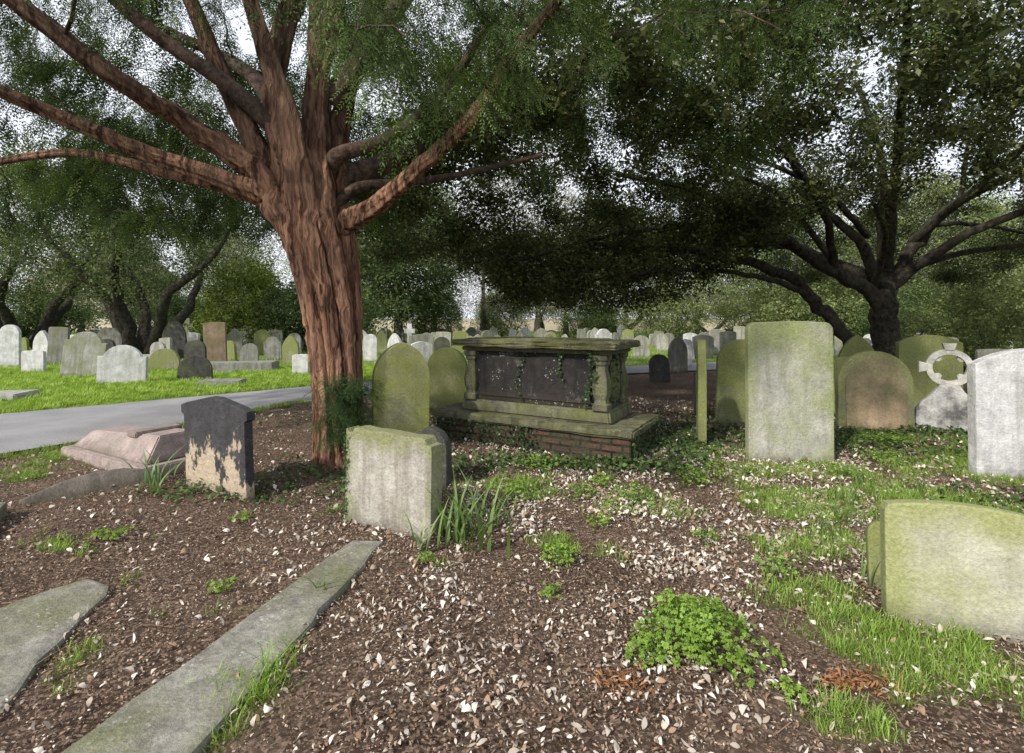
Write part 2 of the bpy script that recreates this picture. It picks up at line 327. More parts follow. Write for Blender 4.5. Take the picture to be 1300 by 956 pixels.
while len(tg)<780:
    p=np.array([-2.1+5.4*(2*r.random()-1),5.9+4.4*(2*r.random()-1),2.2+5.2*r.random()])
    x,y,z=p; q=((x+2.1)/5.4)**2+((y-5.9)/4.4)**2
    if q>1 or q+((z-3.2)/4.6)**2>1.2 or y<2.0: continue
    if y<5.2 and z<1.4+.54*y- (.10*y*(x>-.9)*(x<.2)) : continue
    if y>=5.2 and z<1.4+(.19+.16*(x>-1.7))*y: continue
    if abs(x+2.1)<.7 and y<5.9 and z<4.3: continue
    if r.random()<.65 and z>5.3: continue
    tg.append(p)
for _ in range(16):
    y=3.7+.9*r.random(); tg.append(np.array([-1.3+1.5*r.random(),y,1.4+(.42+.25*r.random())*y]))
def strand_fl(i):
    if i>=len(strands): return None
    p1,p2,p3=r.random(3)*6
    return lambda a,t: 1+.10*np.sin(3*a+1.5*t+p1)+.09*np.sin(5*a-1.5*t+p2)+.07*np.sin(9*a+2*t+p3)
tubes,twigs=grow(yl,np.array(tg),(-2,5,3),r,droop=.12,rfac=.012,sides=12,lump=.05,zmin=2.6,flutes=strand_fl,wig=.025)
yew=empty("yew_tree",(-1.71,5.06,0)); tag(yew,"old yew with reddish fluted trunk and spreading limbs","tree")
ctr=catmull([c_[:3]+(c_[3]*.75,) for c_ in core]+[(-2.04,5.1,3.0,.2),(-2.05,5.12,3.2,.1)],9)
ph=r.random(12)*6.28
def flute(a,t):
    tw=a+.9*t+.35*np.sin(3*t+1)
    return 1+.08*np.sin(3*tw+ph[0])+.08*np.sin(5*tw+ph[1]+1.5*t)+.08*np.sin(8*tw+ph[2]-3*t)+.05*np.abs(np.sin(6.5*tw+ph[3]+2*np.sin(4*t)))+.04*np.sin(17*tw+ph[4]+4*t)
off=np.array([-1.71,5.06,0]); ns_=len(strands)
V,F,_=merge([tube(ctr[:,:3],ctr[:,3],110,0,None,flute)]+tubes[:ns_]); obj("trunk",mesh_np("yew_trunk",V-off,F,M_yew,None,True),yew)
V,F,_=merge(tubes[ns_:]); obj("branches",mesh_np("yew_branches",V-off,F,M_yewlimb,None,True),yew)
P,D=along(twigs,13,r,.12,.2)
vis=(P[:,2]<1.4+.68*P[:,1]+.3); keep=vis|(r.random(len(P))<.35); P=P[keep];D=D[keep];vis=vis[keep]
near=vis&(P[:,1]<5.6); parts=[]
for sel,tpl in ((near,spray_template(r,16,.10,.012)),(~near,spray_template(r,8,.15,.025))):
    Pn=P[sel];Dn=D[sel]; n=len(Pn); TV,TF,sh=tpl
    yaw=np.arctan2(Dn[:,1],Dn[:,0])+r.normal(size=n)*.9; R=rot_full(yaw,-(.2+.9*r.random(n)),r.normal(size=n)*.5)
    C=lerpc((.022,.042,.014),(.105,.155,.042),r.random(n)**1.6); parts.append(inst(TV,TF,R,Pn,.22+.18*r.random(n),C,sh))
V,F,C=merge(parts)
obj("crown",mesh_np("yew_crown",V-off,F,M_ever,C),yew)
TV,TF,sh=spray_template(r,13,.13,.014)
n=420; P=np.stack([-1.56+.17*r.normal(size=n),4.80+.12*r.normal(size=n),.25+.65*r.random(n)],-1); P=P[(P[:,0]<-1.28)&(P[:,0]>-1.78)]; n=len(P)
a=-1.0+r.normal(size=n)*1.0
R=rot_full(a,.1-.6*r.random(n),r.normal(size=n)*.5); C=lerpc((.018,.038,.014),(.06,.10,.035),r.random(n))
V,F,C=inst(TV,TF,R,P,.12+.10*r.random(n),C,sh); obj("sprouts",mesh_np("yew_sprouts",V-off,F,M_ever,C),yew)
# ---- OAK
r=np.random.default_rng(23)
ol=[ [(7.88,10.7,-.1,.38),(7.86,10.7,.4,.29),(7.82,10.7,1.2,.25),(7.75,10.7,1.95,.23),(7.78,10.7,2.6,.15),(8.0,11,4.6,.08),(7.7,11.4,6.6,.05)],
 [(7.76,10.7,1.6,.17),(7.4,10.6,2.0,.14),(6.5,10.3,2.35,.12),(5.33,9.9,2.85,.10),(4.24,9.5,3.37,.08),(3.22,9.1,3.7,.06),(1.8,8.8,3.9,.04)],
 [(7.62,10.72,-.1,.19),(6.93,10.6,1.0,.14),(6.3,10.5,1.65,.125),(5.55,10.3,2.27,.105),(4.3,10,2.6,.08),(3,9.7,2.75,.06),(1.3,9.5,2.8,.04)],
 [(7.75,10.7,2.0,.13),(7.1,10.5,3.0,.09),(6.3,10.3,3.6,.075),(5.6,10.1,4.5,.055),(5.0,9.8,5.3,.035)],
 [(7.85,10.7,1.9,.16),(8.24,10.5,2.9,.11),(8.8,10.3,3.6,.09),(9.8,10,4.2,.07),(11.2,9.7,4.5,.05)],
 [(7.9,10.65,2.1,.13),(8.5,10,2.85,.09),(9.5,9.5,3.4,.065),(11.4,9,3.7,.04)],
 [(7.75,10.6,2.4,.11),(6.9,9.2,4.0,.08),(5.8,7.6,4.8,.06),(4.8,6.2,5.3,.04)],
 [(7.7,10.8,2.2,.13),(6,12,3.3,.09),(4,13,3.7,.065),(1.5,13.6,3.7,.045)],
 [(8.2,10.5,3.0,.09),(8.6,8.8,4.2,.06),(8.5,7.0,5.2,.04)],
 [(6.5,10.3,2.4,.08),(5.6,9.2,3.3,.06),(4.2,8.0,4.1,.04)],
 [(7.9,10.9,2.6,.11),(9,12.5,4.0,.08),(10.5,14,4.6,.05)],
 [(6.7,10.4,2.3,.07),(5.9,10.2,3.2,.055),(4.9,9.8,3.9,.04),(3.6,9.6,4.3,.03)],
 [(6.0,10.4,1.95,.07),(4.9,10.0,2.2,.055),(3.6,9.4,2.3,.04),(2.2,8.9,2.2,.03),(.9,8.5,1.95,.02)],
 [(5.5,9.9,2.8,.06),(4.4,10.4,2.9,.045),(3.0,10.8,2.7,.035),(1.4,11,2.4,.025),(0,11,2.1,.02)],
 [(4.3,9.5,3.35,.055),(3.0,9.2,3.1,.045),(1.4,9,2.8,.035),(-.2,9,2.3,.02)],
 [(7.3,10.5,3.1,.07),(6.1,10.0,3.9,.05),(4.6,9.4,4.3,.035),(3.2,9,4.5,.025)],
 [(7.5,10.6,2.1,.07),(7.0,9.6,2.9,.05),(6.1,8.6,3.3,.035)],
 [(8.3,10.5,3.0,.07),(9.0,10.9,3.4,.05),(10.2,11,3.4,.04),(11.8,11,3.1,.03)],
 [(8.9,10.2,3.7,.05),(9.4,10.6,4.8,.04),(9.9,11,6,.03)],
 [(7.9,10.6,2.3,.085),(8.9,10.2,2.7,.06),(10.2,9.9,2.85,.045),(11.8,9.7,2.8,.03)],
 [(6.3,10.3,3.6,.055),(5.2,10.0,3.6,.04),(3.9,9.8,3.3,.03),(2.6,9.6,3.0,.02)] ]
tg=[]
while len(tg)<1450:
    x=6.2+9.0*(2*r.random()-1); y=9.8+6.6*(2*r.random()-1); q=math.hypot((x-6.2)/9.0,(y-9.8)/6.6)
    if q>1 or y<3.4: continue
    d=math.hypot(x-7.8,y-10.7)
    zb=3.3-1.3*max(0,(q-.35)) if y>8.3 else 3.3+.12*(8.3-y)
    if y>7.9 and x<3.6: zb=max(1.75,zb-.55*(3.6-x)/1.6)
    if x<-.4: zb=max(zb,2.6)
    if 4.2<x<7.2: zb=max(zb,3.4)
    zt=7.8*math.sqrt(max(0,1-q*q))+1.0
    if zt<zb+1.0: zt=zb+1.0
    z=zb+(zt-zb)*r.random()**1.9
    if d<2.8 and z<3.8: continue
    tg.append(np.array([x,y,z]))
k0=0
while k0<270:
    x=-.5+6.0*r.random(); y=8.1+4.6*r.random()
    zl=np.interp(x,[-.5,.8,2.6,3.8,5.0,6.2],[2.2,1.7,1.6,2.2,3.1,3.4]); z=zl+(4.1-zl)*r.random()**1.1
    if z>3.9-.15*abs(y-10.5) : continue
    tg.append(np.array([x,y,z])); k0+=1
tubes,twigs=grow(ol,np.array(tg),(7.8,10.7,3),r,droop=.13,rfac=.013,twig=.005,sides=12,lump=.04,wig=.06,zmin=1.2,kink=.045)
oak=empty("holm_oak_tree",(7.86,10.7,0)); tag(oak,"dark spreading holm oak with low twisting limbs","tree"); off=np.array([7.86,10.7,0])
V,F,_=merge(tubes); obj("trunk",mesh_np("oak_trunk",V-off,F,M_oak,None,True),oak)
P,D=along(twigs,9,r,.12,.28); vis=(P[:,2]<1.4+.68*P[:,1]+.4); P=P[vis|(r.random(len(P))<.4)]
TV,TF,sh=clump_template(24,.30,.14,r,.55)
n=len(P); C=lerpc((.026,.038,.014),(.12,.135,.05),r.random(n)**1.4)
V,F,C=inst(TV,TF,rand_rot(n,r,.5),P,.18+.13*r.random(n),C,sh)
obj("crown",mesh_np("oak_crown",V-off,F,M_ever,C),oak)
# ---- generic trees
def gen_tree(seed,H,Rd,zb,stems,ntg,clumps,cs,c1,c2,leaves=26,ll=.3,tr=.3,lw=.5,bark=None):
    r=np.random.default_rng(seed); limbs=[]
    for s in range(stems):
        a=s*2*math.pi/stems+r.random()*.8; sp=(.55+.35*r.random())*Rd*(stems>1)
        b=.05*stems*(stems>1)
        limbs.append([(b*math.cos(a),b*math.sin(a),-.1,tr*1.15),(b*1.5*math.cos(a)+.12*sp*math.cos(a),b*1.5*math.sin(a)+.12*sp*math.sin(a),zb*.35,tr*.85),(sp*math.cos(a)*.45,sp*math.sin(a)*.45,zb*.95,tr*.6),(sp*math.cos(a+.3)*.8,sp*math.sin(a+.3)*.8,zb+(H-zb)*.3,tr*.35),(sp*math.cos(a+.2),sp*math.sin(a+.2),zb+(H-zb)*.6,tr*.15)])
    tg=[]
    for _ in range(ntg):
        a=r.random()*6.28; q=r.random()**.45; z=zb+(H-zb)*r.random(); zz=(z-zb)/(H-zb); w=math.sqrt(max(.02,1-(2*zz*.9-.75)**2))
        lump=1+.25*math.sin(3*a+seed)+.15*math.sin(5*a+2*seed+4*zz)
        tg.append((Rd*q*w*lump*math.cos(a)*.9,Rd*q*w*lump*math.sin(a)*.9,z))
    tubes,tw=grow(limbs,np.array(tg),(0,0,zb),r,rfac=.018,twig=.012,sides=8,per=4,zmin=zb*.6,wig=.15 if stems>2 else .08)
    V,F,_=merge(tubes); mt=mesh_np("tree_trunk",V,F,bark or M_far,None,True)
    P,D=along(tw,clumps,r,cs*.7,.3); TV,TF,sh=clump_template(leaves,ll,ll*lw,r,.8); n=len(P)
    C=lerpc(c1,c2,r.random(n)); V,F,C=inst(TV,TF,rand_rot(n,r,1.),P,cs*(.7+.6*r.random(n)),C,sh)
    return mt,mesh_np("tree_crown",V,F,M_leaf,C)
def put_tree(name,meshes,x,y,rot,sc,label,cat="tree",group=None):
    e=empty(name,(x,y,0),(0,0,rot)); e.scale=(sc,sc,sc); tag(e,label,cat,None,group)
    obj("trunk",meshes[0],e); obj("crown",meshes[1],e); return e
T_multi=gen_tree(5,8,5.2,2.4,5,230,7,.42,(.04,.06,.025),(.13,.155,.065),22,.26,.26,bark=M_oak)
T_ever=gen_tree(6,9,4.2,1.6,1,200,9,.6,(.045,.07,.03),(.13,.17,.07),26,.26,.30)
T_bare=gen_tree(8,11,5.5,2.0,1,380,5,.6,(.19,.18,.12),(.38,.36,.26),10,.17,.26,.4)  # far trees get lighter colours to stand in for distance haze
T_olive=gen_tree(9,8.5,5,1.6,2,260,7,.5,(.10,.13,.05),(.25,.29,.13),22,.26,.24)
T_bush=gen_tree(12,2.6,1.8,.2,5,120,9,.3,(.11,.16,.035),(.28,.35,.09),26,.28,.06)
T_brown=gen_tree(15,2.8,2.2,.2,5,130,8,.35,(.10,.13,.05),(.24,.28,.12),24,.26,.06)
T_shrub=gen_tree(13,2.4,2.4,.15,5,130,9,.35,(.055,.085,.035),(.14,.19,.07),26,.28,.07)
put_tree("evergreen_tree",T_multi,-13.6,19,.6,1.,"multi-stemmed evergreen tree rising from the lawn")
put_tree("evergreen_tree.001",T_multi,-23,24,2.6,1.1,"multi-stemmed evergreen tree rising from the lawn")
belt=[(T_bare,-30,34),(T_olive,-40,34),(T_bare,-19,36),(T_olive,-11,34),(T_ever,-6.2,28),(T_bare,-2.0,36),(T_bare,4,38),(T_olive,9,42),(T_bare,13,36),(T_olive,17,44),(T_bare,23,34),(T_bare,31,40),(T_ever,38,42),(T_olive,29,27),(T_bare,-48,44),(T_olive,50,44),(T_olive,20,24),(T_ever,-34,46),(T_olive,-14,48),(T_bare,-7,46),(T_olive,24,46),(T_bare,1.5,30),(T_olive,3,50),(T_olive,-24,44),(T_olive,15,28),(T_bare,12,54),(T_olive,34,50),(T_bare,-42,50)]
rb=np.random.default_rng(77)
LB={id(T_bare):"sparse-leaved tree beyond the lawn, colour lightened for haze",id(T_olive):"olive-leaved tree beyond the lawn",id(T_ever):"dark evergreen tree beyond the lawn"}
for t_,x,y in belt: put_tree("background_tree",t_,x,y,rb.random()*6,.85+.35*rb.random(),LB[id(t_)],"tree","trees around the cemetery edge")
put_tree("bush",T_bush,-12.2,24,0,1.5,"bright yellow-green rounded bush on the lawn","bush")
put_tree("bush.001",T_shrub,-8.6,23.5,1,1.2,"dark green evergreen shrub beside the graves","bush")
for x,y,s in [(-19,29,1.0),(-28,30,1.2),(-4.8,31,1.),(-1.0,38,1.1),(5.5,36,1.),(17.5,22,1.),(22,21,1.1),(15,26,1.1),(24,25,1.2),(12.6,14.0,.75),(-38,32,1.3),(35,29,1.4),(17,36,1.3),(-13,38,1.3),(-22,40,1.4),(10,33,1.2),(20,30,1.3)]:
    tt_=T_shrub if rb.random()<.45 else T_brown
    put_tree("shrub",tt_,x,y,rb.random()*6,s,"dense green shrub at the cemetery edge" if tt_ is T_shrub else "olive-green shrub at the cemetery edge","bush","shrubs at the cemetery edge")
# ---------------------------------------------------------------- stones
def outline(shape,w,h):
    a=w/2; pts=[]
    def arc(cx,cz,r0,t0,t1,n): return [(cx+r0*math.cos(t0+(t1-t0)*i/n),cz+r0*math.sin(t0+(t1-t0)*i/n)) for i in range(n+1)]
    if shape=='round': pts=arc(0,h-a,a,0,math.pi,20)
    elif shape=='camber':
        r_=a*1.9; cz=h-r_; t=math.asin(a/r_); pts=arc(0,cz,r_,math.pi/2-t,math.pi/2+t,14)
    elif shape in('low','slope'):
        r_=a*3.0; cz=h-r_; t=math.asin(a*.9/r_); c=a*.1; zz=cz+r_*math.cos(t); pts=[(a,zz-c*.9),(a-c*.3,zz-c*.25)]+arc(0,cz,r_,math.pi/2-t,math.pi/2+t,14)+[(-a+c*.3,zz-c*.25),(-a,zz-c*.9)]
        if shape=='slope': pts=[(x,z-.05*(x/a)) for x,z in pts]
    elif shape=='flat': 
        c=w*.10; pts=arc(a-c,h-c,c,0,math.pi/2,5)+[(a*.4,h+.008),(0,h+.012),(-a*.5,h+.002)]+arc(-a+c,h-c,c,math.pi/2,math.pi,5)
    elif shape=='gothic':
        r_=w*1.0; t=math.acos(a/r_); top=r_*math.sin(t); pts=arc(-a,h-top,w,0,t,9)[:-1]+[(0,h)]+arc(a,h-top,w,math.pi-t,math.pi,9)[1:]
    elif shape=='ogive':
        k_=.68; r_=w*k_; d=r_-a; t=math.acos(d/r_); top=r_*math.sin(t); pts=arc(-d,h-top,r_,0,t,12)[:-1]+[(0,h-.004)]+arc(d,h-top,r_,math.pi-t,math.pi,12)[1:]
    elif shape=='shoulder':
        s=w*.12; b=a-s; r_=b*1.12; t=math.asin(b/r_); cz=h-r_; zs=cz+r_*math.cos(t)
        pts=[(a,zs-.03),(b+.01,zs-.03)]+arc(0,cz,r_,math.pi/2-t,math.pi/2+t,14)+[(-b-.01,zs-.03),(-a,zs-.03)]
    elif shape=='pediment':
        e=w*.045; z1=h*.82; pts=[(a,z1-.03),(a+e,z1-.01),(a+e,z1+.055),(a*.86,h*.925),(a*.12,h),(-a*.12,h),(-a*.86,h*.925),(-a-e,z1+.055),(-a-e,z1-.01),(-a,z1-.03)]
    elif shape=='scallop':
        c=w*.1; pts=[(a,h-c*1.3),(a-c*.1,h-c*.8),(a-c*.5,h-c*.72),(a-c*.75,h-c*.25),(a-c*1.0,h-.008),(a*.45,h-.016),(a*.2,h-.010),(-a*.1,h-.004),(-a*.4,h-.008),(-a+c*1.5,h-.0),(-a+c*1.0,h-c*.05),(-a+c*.8,h-c*.5),(-a+c*.35,h-c*.5),(-a+c*.1,h-c*.15),(-a,h-c*.2)]
    elif shape=='cross':
        t=w*.17; zc=h*.72; pts=[(a*.62,.0),(a*.62,h*.16),(t,h*.2),(t,zc-t),(a*.8,zc-t),(a*.8,zc+t),(t,zc+t),(t,h),(-t,h),(-t,zc+t),(-a*.8,zc+t),(-a*.8,zc-t),(-t,zc-t),(-t,h*.2),(-a*.62,h*.16),(-a*.62,0)]
        return [(-a*.62,-.15),(a*.62,-.15)]+pts
    return [(-a,-.18),(a,-.18)]+pts
def slab_mesh(name,pts,th,mat,bev=.012,axis='xz'):
    bm=bmesh.new(); clean=[]
    for p in pts:
        if not clean or (abs(p[0]-clean[-1][0])+abs(p[1]-clean[-1][1]))>.003: clean.append(p)
    vs=[bm.verts.new((p[0],-th/2,p[1])) for p in clean]
    f=bm.faces.new(vs); ret=bmesh.ops.extrude_face_region(bm,geom=[f])
    nv=[g for g in ret['geom'] if isinstance(g,bmesh.types.BMVert)]
    for v_ in nv: v_.co.y=th/2
    bmesh.ops.recalc_face_normals(bm,faces=bm.faces)
    es=[e for e in bm.edges if abs(e.verts[0].co.y-e.verts[1].co.y)<1e-5]
    bmesh.ops.bevel(bm,geom=es,offset=bev,segments=2,affect='EDGES',profile=.6)
    if axis=='xy':
        for v_ in bm.verts: v_.co=Vector((v_.co.x,v_.co.z,-v_.co.y))
        bmesh.ops.recalc_face_normals(bm,faces=bm.faces)
    me=bpy.data.meshes.new(name); bm.to_mesh(me); bm.free(); me.materials.append(mat); return me
def headstone(shape,w,h,th,x,y,rz,mat,label,lean=0.,side=0.,group=None,name="headstone",bev=.010):
    me=slab_mesh(name,outline(shape,w,h),th,mat if not isinstance(mat,str) else S[mat],bev)
    o=obj(name,me,None,(x,y,float(gh(x,y))),(math.radians(lean),math.radians(side),math.radians(rz)))
    return tag(o,label,"gravestone",None,group)
m3=stone_mat("tall_stone",(.48,.48,.42),(.29,.33,.14),.26,.10,(.20,.20,.15),.65,.18,.5,1.37,3,.26,.81)
headstone('flat',.81,1.37,.10,2.74,5.06,-4,m3,"tall pale headstone streaked with green algae",lean=-1)
m4=stone_mat("broken_stone",(.48,.46,.41),(.25,.27,.12),.28,.10,(.14,.12,.095),.6,.12,.15,.66,1,.24,.74)
headstone('scallop',.74,.66,.12,-.82,3.48,-27.5,m4,"weathered cream headstone with notched corners beside daffodil leaves",lean=-1,side=.3,bev=.005)
m5=stone_mat("yellow_green_stone",(.42,.41,.27),(.36,.39,.09),.58,.0,(.15,.15,.07),.45,.2,.3,1.19,2,.15,.58)
headstone('ogive',.58,1.19,.11,-1.16,5.3,24,m5,"round-topped headstone covered in yellow-green algae",side=1)
headstone('round',.36,.5,.10,-.70,4.42,-22,'dark',"small dark round-topped headstone")
headstone('round',.62,.95,.10,-1.0,7.9,-5,'green',"mossy green round-topped headstone behind the chest tomb")
m7=stone_mat("peeling_dark_stone",(.07,.07,.075),(.58,.48,.36),.70,-.40,(.03,.03,.03),.5,.02,.1,.8,8.3,streak=True)
headstone('pediment',.78,.78,.075,-2.40,4.2,-27,m7,"blackened pedimented headstone with peeling cream patches",lean=2,bev=.006)
m13=stone_mat("sunken_stone",(.54,.53,.45),(.33,.36,.14),.30,.12,(.25,.25,.18),.5,.2,.3,.52,6,.3,.98)
headstone('slope',.98,.53,.11,2.24,2.27,-24.5,m13,"sunken cream headstone leaning back with mossy edges",lean=-9,side=1)
headstone('flat',.7,.33,.07,2.23,2.60,-26,'green',"low mossy stone slab behind a sunken headstone",lean=-14)
headstone('camber',1.0,1.12,.11,4.56,4.45,-8,'white',"pale white headstone on the grass",lean=-1)
m15=stone_mat("rim_stone",(.30,.29,.21),(.19,.205,.085),.6,.2,seed=7)
e=empty("headstone",(4.53,6.4,0),(math.radians(-3),0,math.radians(-14))); tag(e,"round-topped mossy headstone with bare tan face","gravestone")
obj("slab",slab_mesh("slab",outline('round',.83,1.0),.12,m15),e)
pan=stone_mat("tan_face",(.42,.32,.21),(.17,.16,.09),.36,.3,(.13,.11,.08),.5,.12,.1,1,4)
pn=slab_mesh("panel",[(x*.8,z*.89+.03) for x,z in outline('round',.83,1.0) ],.02,pan,.006); obj("panel",pn,e,(0,-.066,0))
headstone('camber',.78,1.17,.1,5.82,7.15,-12,'green',"mossy round-shouldered headstone behind a wheel cross")
headstone('round',.62,1.13,.1,3.0,6.72,-10,'green',"green algae-covered headstone behind a taller stone",side=1)
headstone('gothic',.62,1.18,.09,2.2,5.95,72,'green',"narrow mossy headstone seen edge-on in ivy",side=-2)
headstone('round',.5,.6,.08,2.72,7.5,75,'dark',"small dark headstone seen edge-on in ivy")
headstone('round',.62,.86,.1,4.78,7.35,-10,'green',"mossy rounded headstone behind a tan-faced one")
headstone('gothic',.6,1.12,.1,6.0,8.9,-15,'green',"mossy pointed headstone beside the oak trunk")
headstone('flat',.6,.9,.1,7.9,8.3,-20,'pale',"pale flat-topped headstone under the oak")
# wheel cross
mc=stone_mat("wheel_cross_body",(.62,.62,.60),(.09,.09,.09),.44,.0,(.10,.10,.10),.5,.07,.2,1,9)
mr=stone_mat("wheel_cross_ring",(.62,.62,.58),(.26,.27,.19),.30,.0,(.18,.18,.16),.5,.12,.2,1,19)
e=empty("wheel_cross_headstone",(5.42,6.35,0),(0,0,math.radians(-32))); tag(e,"pale stone wheel cross on a tapering slab","gravestone")
obj("slab",slab_mesh("slab",[(-.36,-.15),(.36,-.15),(.35,.1),(.33,.27),(.28,.36),(.21,.43),(.15,.50),(.10,.58),(-.10,.58),(-.15,.50),(-.21,.43),(-.28,.36),(-.33,.27),(-.35,.1)],.12,mc),e)
bm=bmesh.new(); cz=.80; nseg=40
def ringpart(r0,r1,t):
    vs=[[bm.verts.new((rr*math.cos(2*math.pi*i/nseg),yy,cz+rr*math.sin(2*math.pi*i/nseg))) for i in range(nseg)] for rr,yy in [(r1,-t),(r1,t),(r0,t),(r0,-t)]]
    for i in range(nseg):
        j=(i+1)%nseg
        for q in range(4): bm.faces.new((vs[q][i],vs[q][j],vs[(q+1)%4][j],vs[(q+1)%4][i]))
ringpart(.165,.232,.045)
bmesh.ops.recalc_face_normals(bm,faces=bm.faces); me=bpy.data.meshes.new("ring"); bm.to_mesh(me); bm.free(); me.materials.append(mr); obj("ring",me,e)
def arm(a0,f0,a1,f1,ang_):
    c_,s_=math.cos(ang_),math.sin(ang_); return [(px*c_-pz*s_,cz+px*s_+pz*c_) for px,pz in [(a0,-f0),(a1,-f1),(a1,f1),(a0,f0)]]
for i in range(4):
    obj("cross_arm",slab_mesh("cross_arm",arm(.215,.045,.30,.07,i*math.pi/2) if i!=3 else arm(.21,.08,.28,.11,i*math.pi/2),.11,mr,.008),e)
    obj("cusp",slab_mesh("cusp",arm(.178,.055,.12,.02,math.pi/4+i*math.pi/2)[::-1],.05,mr,.004),e)
# ---- chest tomb
def box(name,sx,sy,sz,mat,bev=.01,taper=0):
    bm=bmesh.new(); bmesh.ops.create_cube(bm,size=1)
    for v_ in bm.verts:
        v_.co=Vector((v_.co.x*(sx-2*taper*(v_.co.z>0)),v_.co.y*(sy-2*taper*(v_.co.z>0)),(v_.co.z+.5)*sz))
    if bev: bmesh.ops.bevel(bm,geom=list(bm.edges),offset=bev,segments=2,affect='EDGES')
    uvl=bm.loops.layers.uv.new("UVMap")
    for f in bm.faces:
        nrm=f.normal
        for l in f.loops:
            c_=l.vert.co; l[uvl].uv=(c_.y,c_.z) if abs(nrm.x)>.7 else ((c_.x,c_.z) if abs(nrm.y)>.7 else (c_.x,c_.y))
    me=bpy.data.meshes.new(name); bm.to_mesh(me); bm.free(); me.materials.append(mat); return me
m,nt=newmat("old_brick"); k=N(nt); uv=k.n('ShaderNodeTexCoord'); br=k.n('ShaderNodeTexBrick'); k.l(uv.outputs['UV'],br.inputs['Vector'])
br.inputs['Scale'].default_value=1.; br.inputs['Brick Width'].default_value=.22; br.inputs['Row Height'].default_value=.073; br.inputs['Mortar Size'].default_value=.012; br.inputs['Bias'].default_value=-.2
br.inputs['Color1'].default_value=(.14,.078,.06,1); br.inputs['Color2'].default_value=(.065,.048,.042,1); br.inputs['Mortar'].default_value=(.022,.02,.018,1)
nz=k.noise(uv.outputs['Object'],4,6,.7); nf=k.noise(uv.outputs['Object'],40,5,.7); c=k.mix(k.rng(nz,.42,.56,0,.8),br.outputs[0],(.07,.072,.045)); c=k.mix(k.rng(nf,.3,.7),k.mix(1.,c,(.45,.45,.45),'MULTIPLY'),c)
k.out(c,.95,k.bump(k.m('ADD',k.m('MULTIPLY',br.outputs[1],-1.5),k.m('MULTIPLY',nf,.6)),1.,.02),.15); M_brick=m
Lv=np.array([-.865,.5]); Wv=np.array([.5,.865]); Nn=np.array([1.135,4.92]); ctr2=Nn+Lv*1.175+Wv*.475
ang=math.atan2(-.5,.865)
tomb=empty("chest_tomb",(ctr2[0],ctr2[1],0),(0,0,ang)); tag(tomb,"blackened stone chest tomb on a mossy brick base","tomb")
mt_dark=stone_mat("tomb_black",(.038,.036,.035),(.32,.32,.29),.17,.0,(.012,.012,.012),.7,.07,.9,1,11)
mt_green=stone_mat("tomb_green",(.19,.185,.14),(.145,.16,.055),.5,.0,(.025,.025,.022),.95,.15,.3,1,12)
mt_top=stone_mat("tomb_top",(.20,.195,.13),(.18,.20,.06),.5,.0,(.035,.032,.026),.95,.12,.5,1,13)
obj("brick_base",box("brick_base",2.35,.95,.36,M_brick,.008),tomb,(0,0,-.12))
def rough(me,amp,cuts,seed):
    bm=bmesh.new(); bm.from_mesh(me); bmesh.ops.subdivide_edges(bm,edges=[e_ for e_ in bm.edges if e_.calc_length()>.3],cuts=cuts,use_grid_fill=True)
    r_=np.random.default_rng(seed)
    for v_ in bm.verts: v_.co+=Vector(r_.normal(size=3)*amp)
    bm.to_mesh(me); bm.free(); return me
obj("ledge",rough(box("ledge",2.44,1.04,.09,mt_green,.018),.004,14,3),tomb,(0,0,.242))
cx=1.175-.28-.875; cy=-.475+.15+.325
obj("plinth",box("plinth",1.86,.76,.13,mt_green,.02,.03),tomb,(cx,cy,.335))
obj("chest",box("chest",1.68,.60,.57,mt_dark,.005),tomb,(cx,cy,.466))
def baluster(name,mat):
    prof=[(0,.082),(.06,.082),(.075,.062),(.10,.058),(.16,.074),(.24,.080),(.32,.070),(.40,.052),(.45,.050),(.47,.066),(.50,.066),(.515,.080),(.565,.080)]
    bm=bmesh.new(); rings=[]
    for z,w_ in prof:
        b=w_*.35; rings.append([bm.verts.new((px,py,z)) for px,py in [(-w_+b*.3,-w_),(w_-b*.3,-w_),(w_,-w_+b*.3),(w_,w_-b*.3),(w_-b*.3,w_),(-w_+b*.3,w_),(-w_,w_-b*.3),(-w_,-w_+b*.3)]])
    for a_,b_ in zip(rings[:-1],rings[1:]):
        for i in range(8): bm.faces.new((a_[i],a_[(i+1)%8],b_[(i+1)%8],b_[i]))
    bm.faces.new(rings[0][::-1]); bm.faces.new(rings[-1]); me=bpy.data.meshes.new(name); bm.to_mesh(me); bm.free(); me.materials.append(mat); return me
bmsh=baluster("corner_pilaster",mt_green)
for sx in(-1,1):
    for sy in(-1,1): obj("corner_pilaster",bmsh,tomb,(cx+sx*.80,cy+sy*.28,.467))
obj("side_panel",box("side_panel",1.38,.02,.46,mt_dark,.008),tomb,(cx,cy-.305,.515))
obj("end_panel",box("end_panel",.02,.30,.42,mt_green,.008),tomb,(cx+.845,cy,.53))
obj("cornice",box("cornice",1.84,.74,.045,mt_green,.018),tomb,(cx,cy,1.037))
bm=bmesh.new()
sx,sy=.99,.435; vs=[bm.verts.new(p) for p in [(-sx,-sy,0),(sx,-sy,0),(sx,sy,0),(-sx,sy,0),(-sx,-sy,.07),(sx,-sy,.07),(sx,sy,.07),(-sx,sy,.07),(-sx+.3,0,.095),(sx-.3,0,.095)]]
for f in [(0,3,2,1),(0,1,5,4),(1,2,6,5),(2,3,7,6),(3,0,4,7),(4,5,9,8),(5,6,9),(6,7,8,9),(7,4,8)]: bm.faces.new([vs[i] for i in f])
bmesh.ops.subdivide_edges(bm,edges=list(bm.edges),cuts=9,use_grid_fill=True)
rr_=np.random.default_rng(5)
for v_ in bm.verts: v_.co+=Vector(rr_.normal(size=3)*.006)
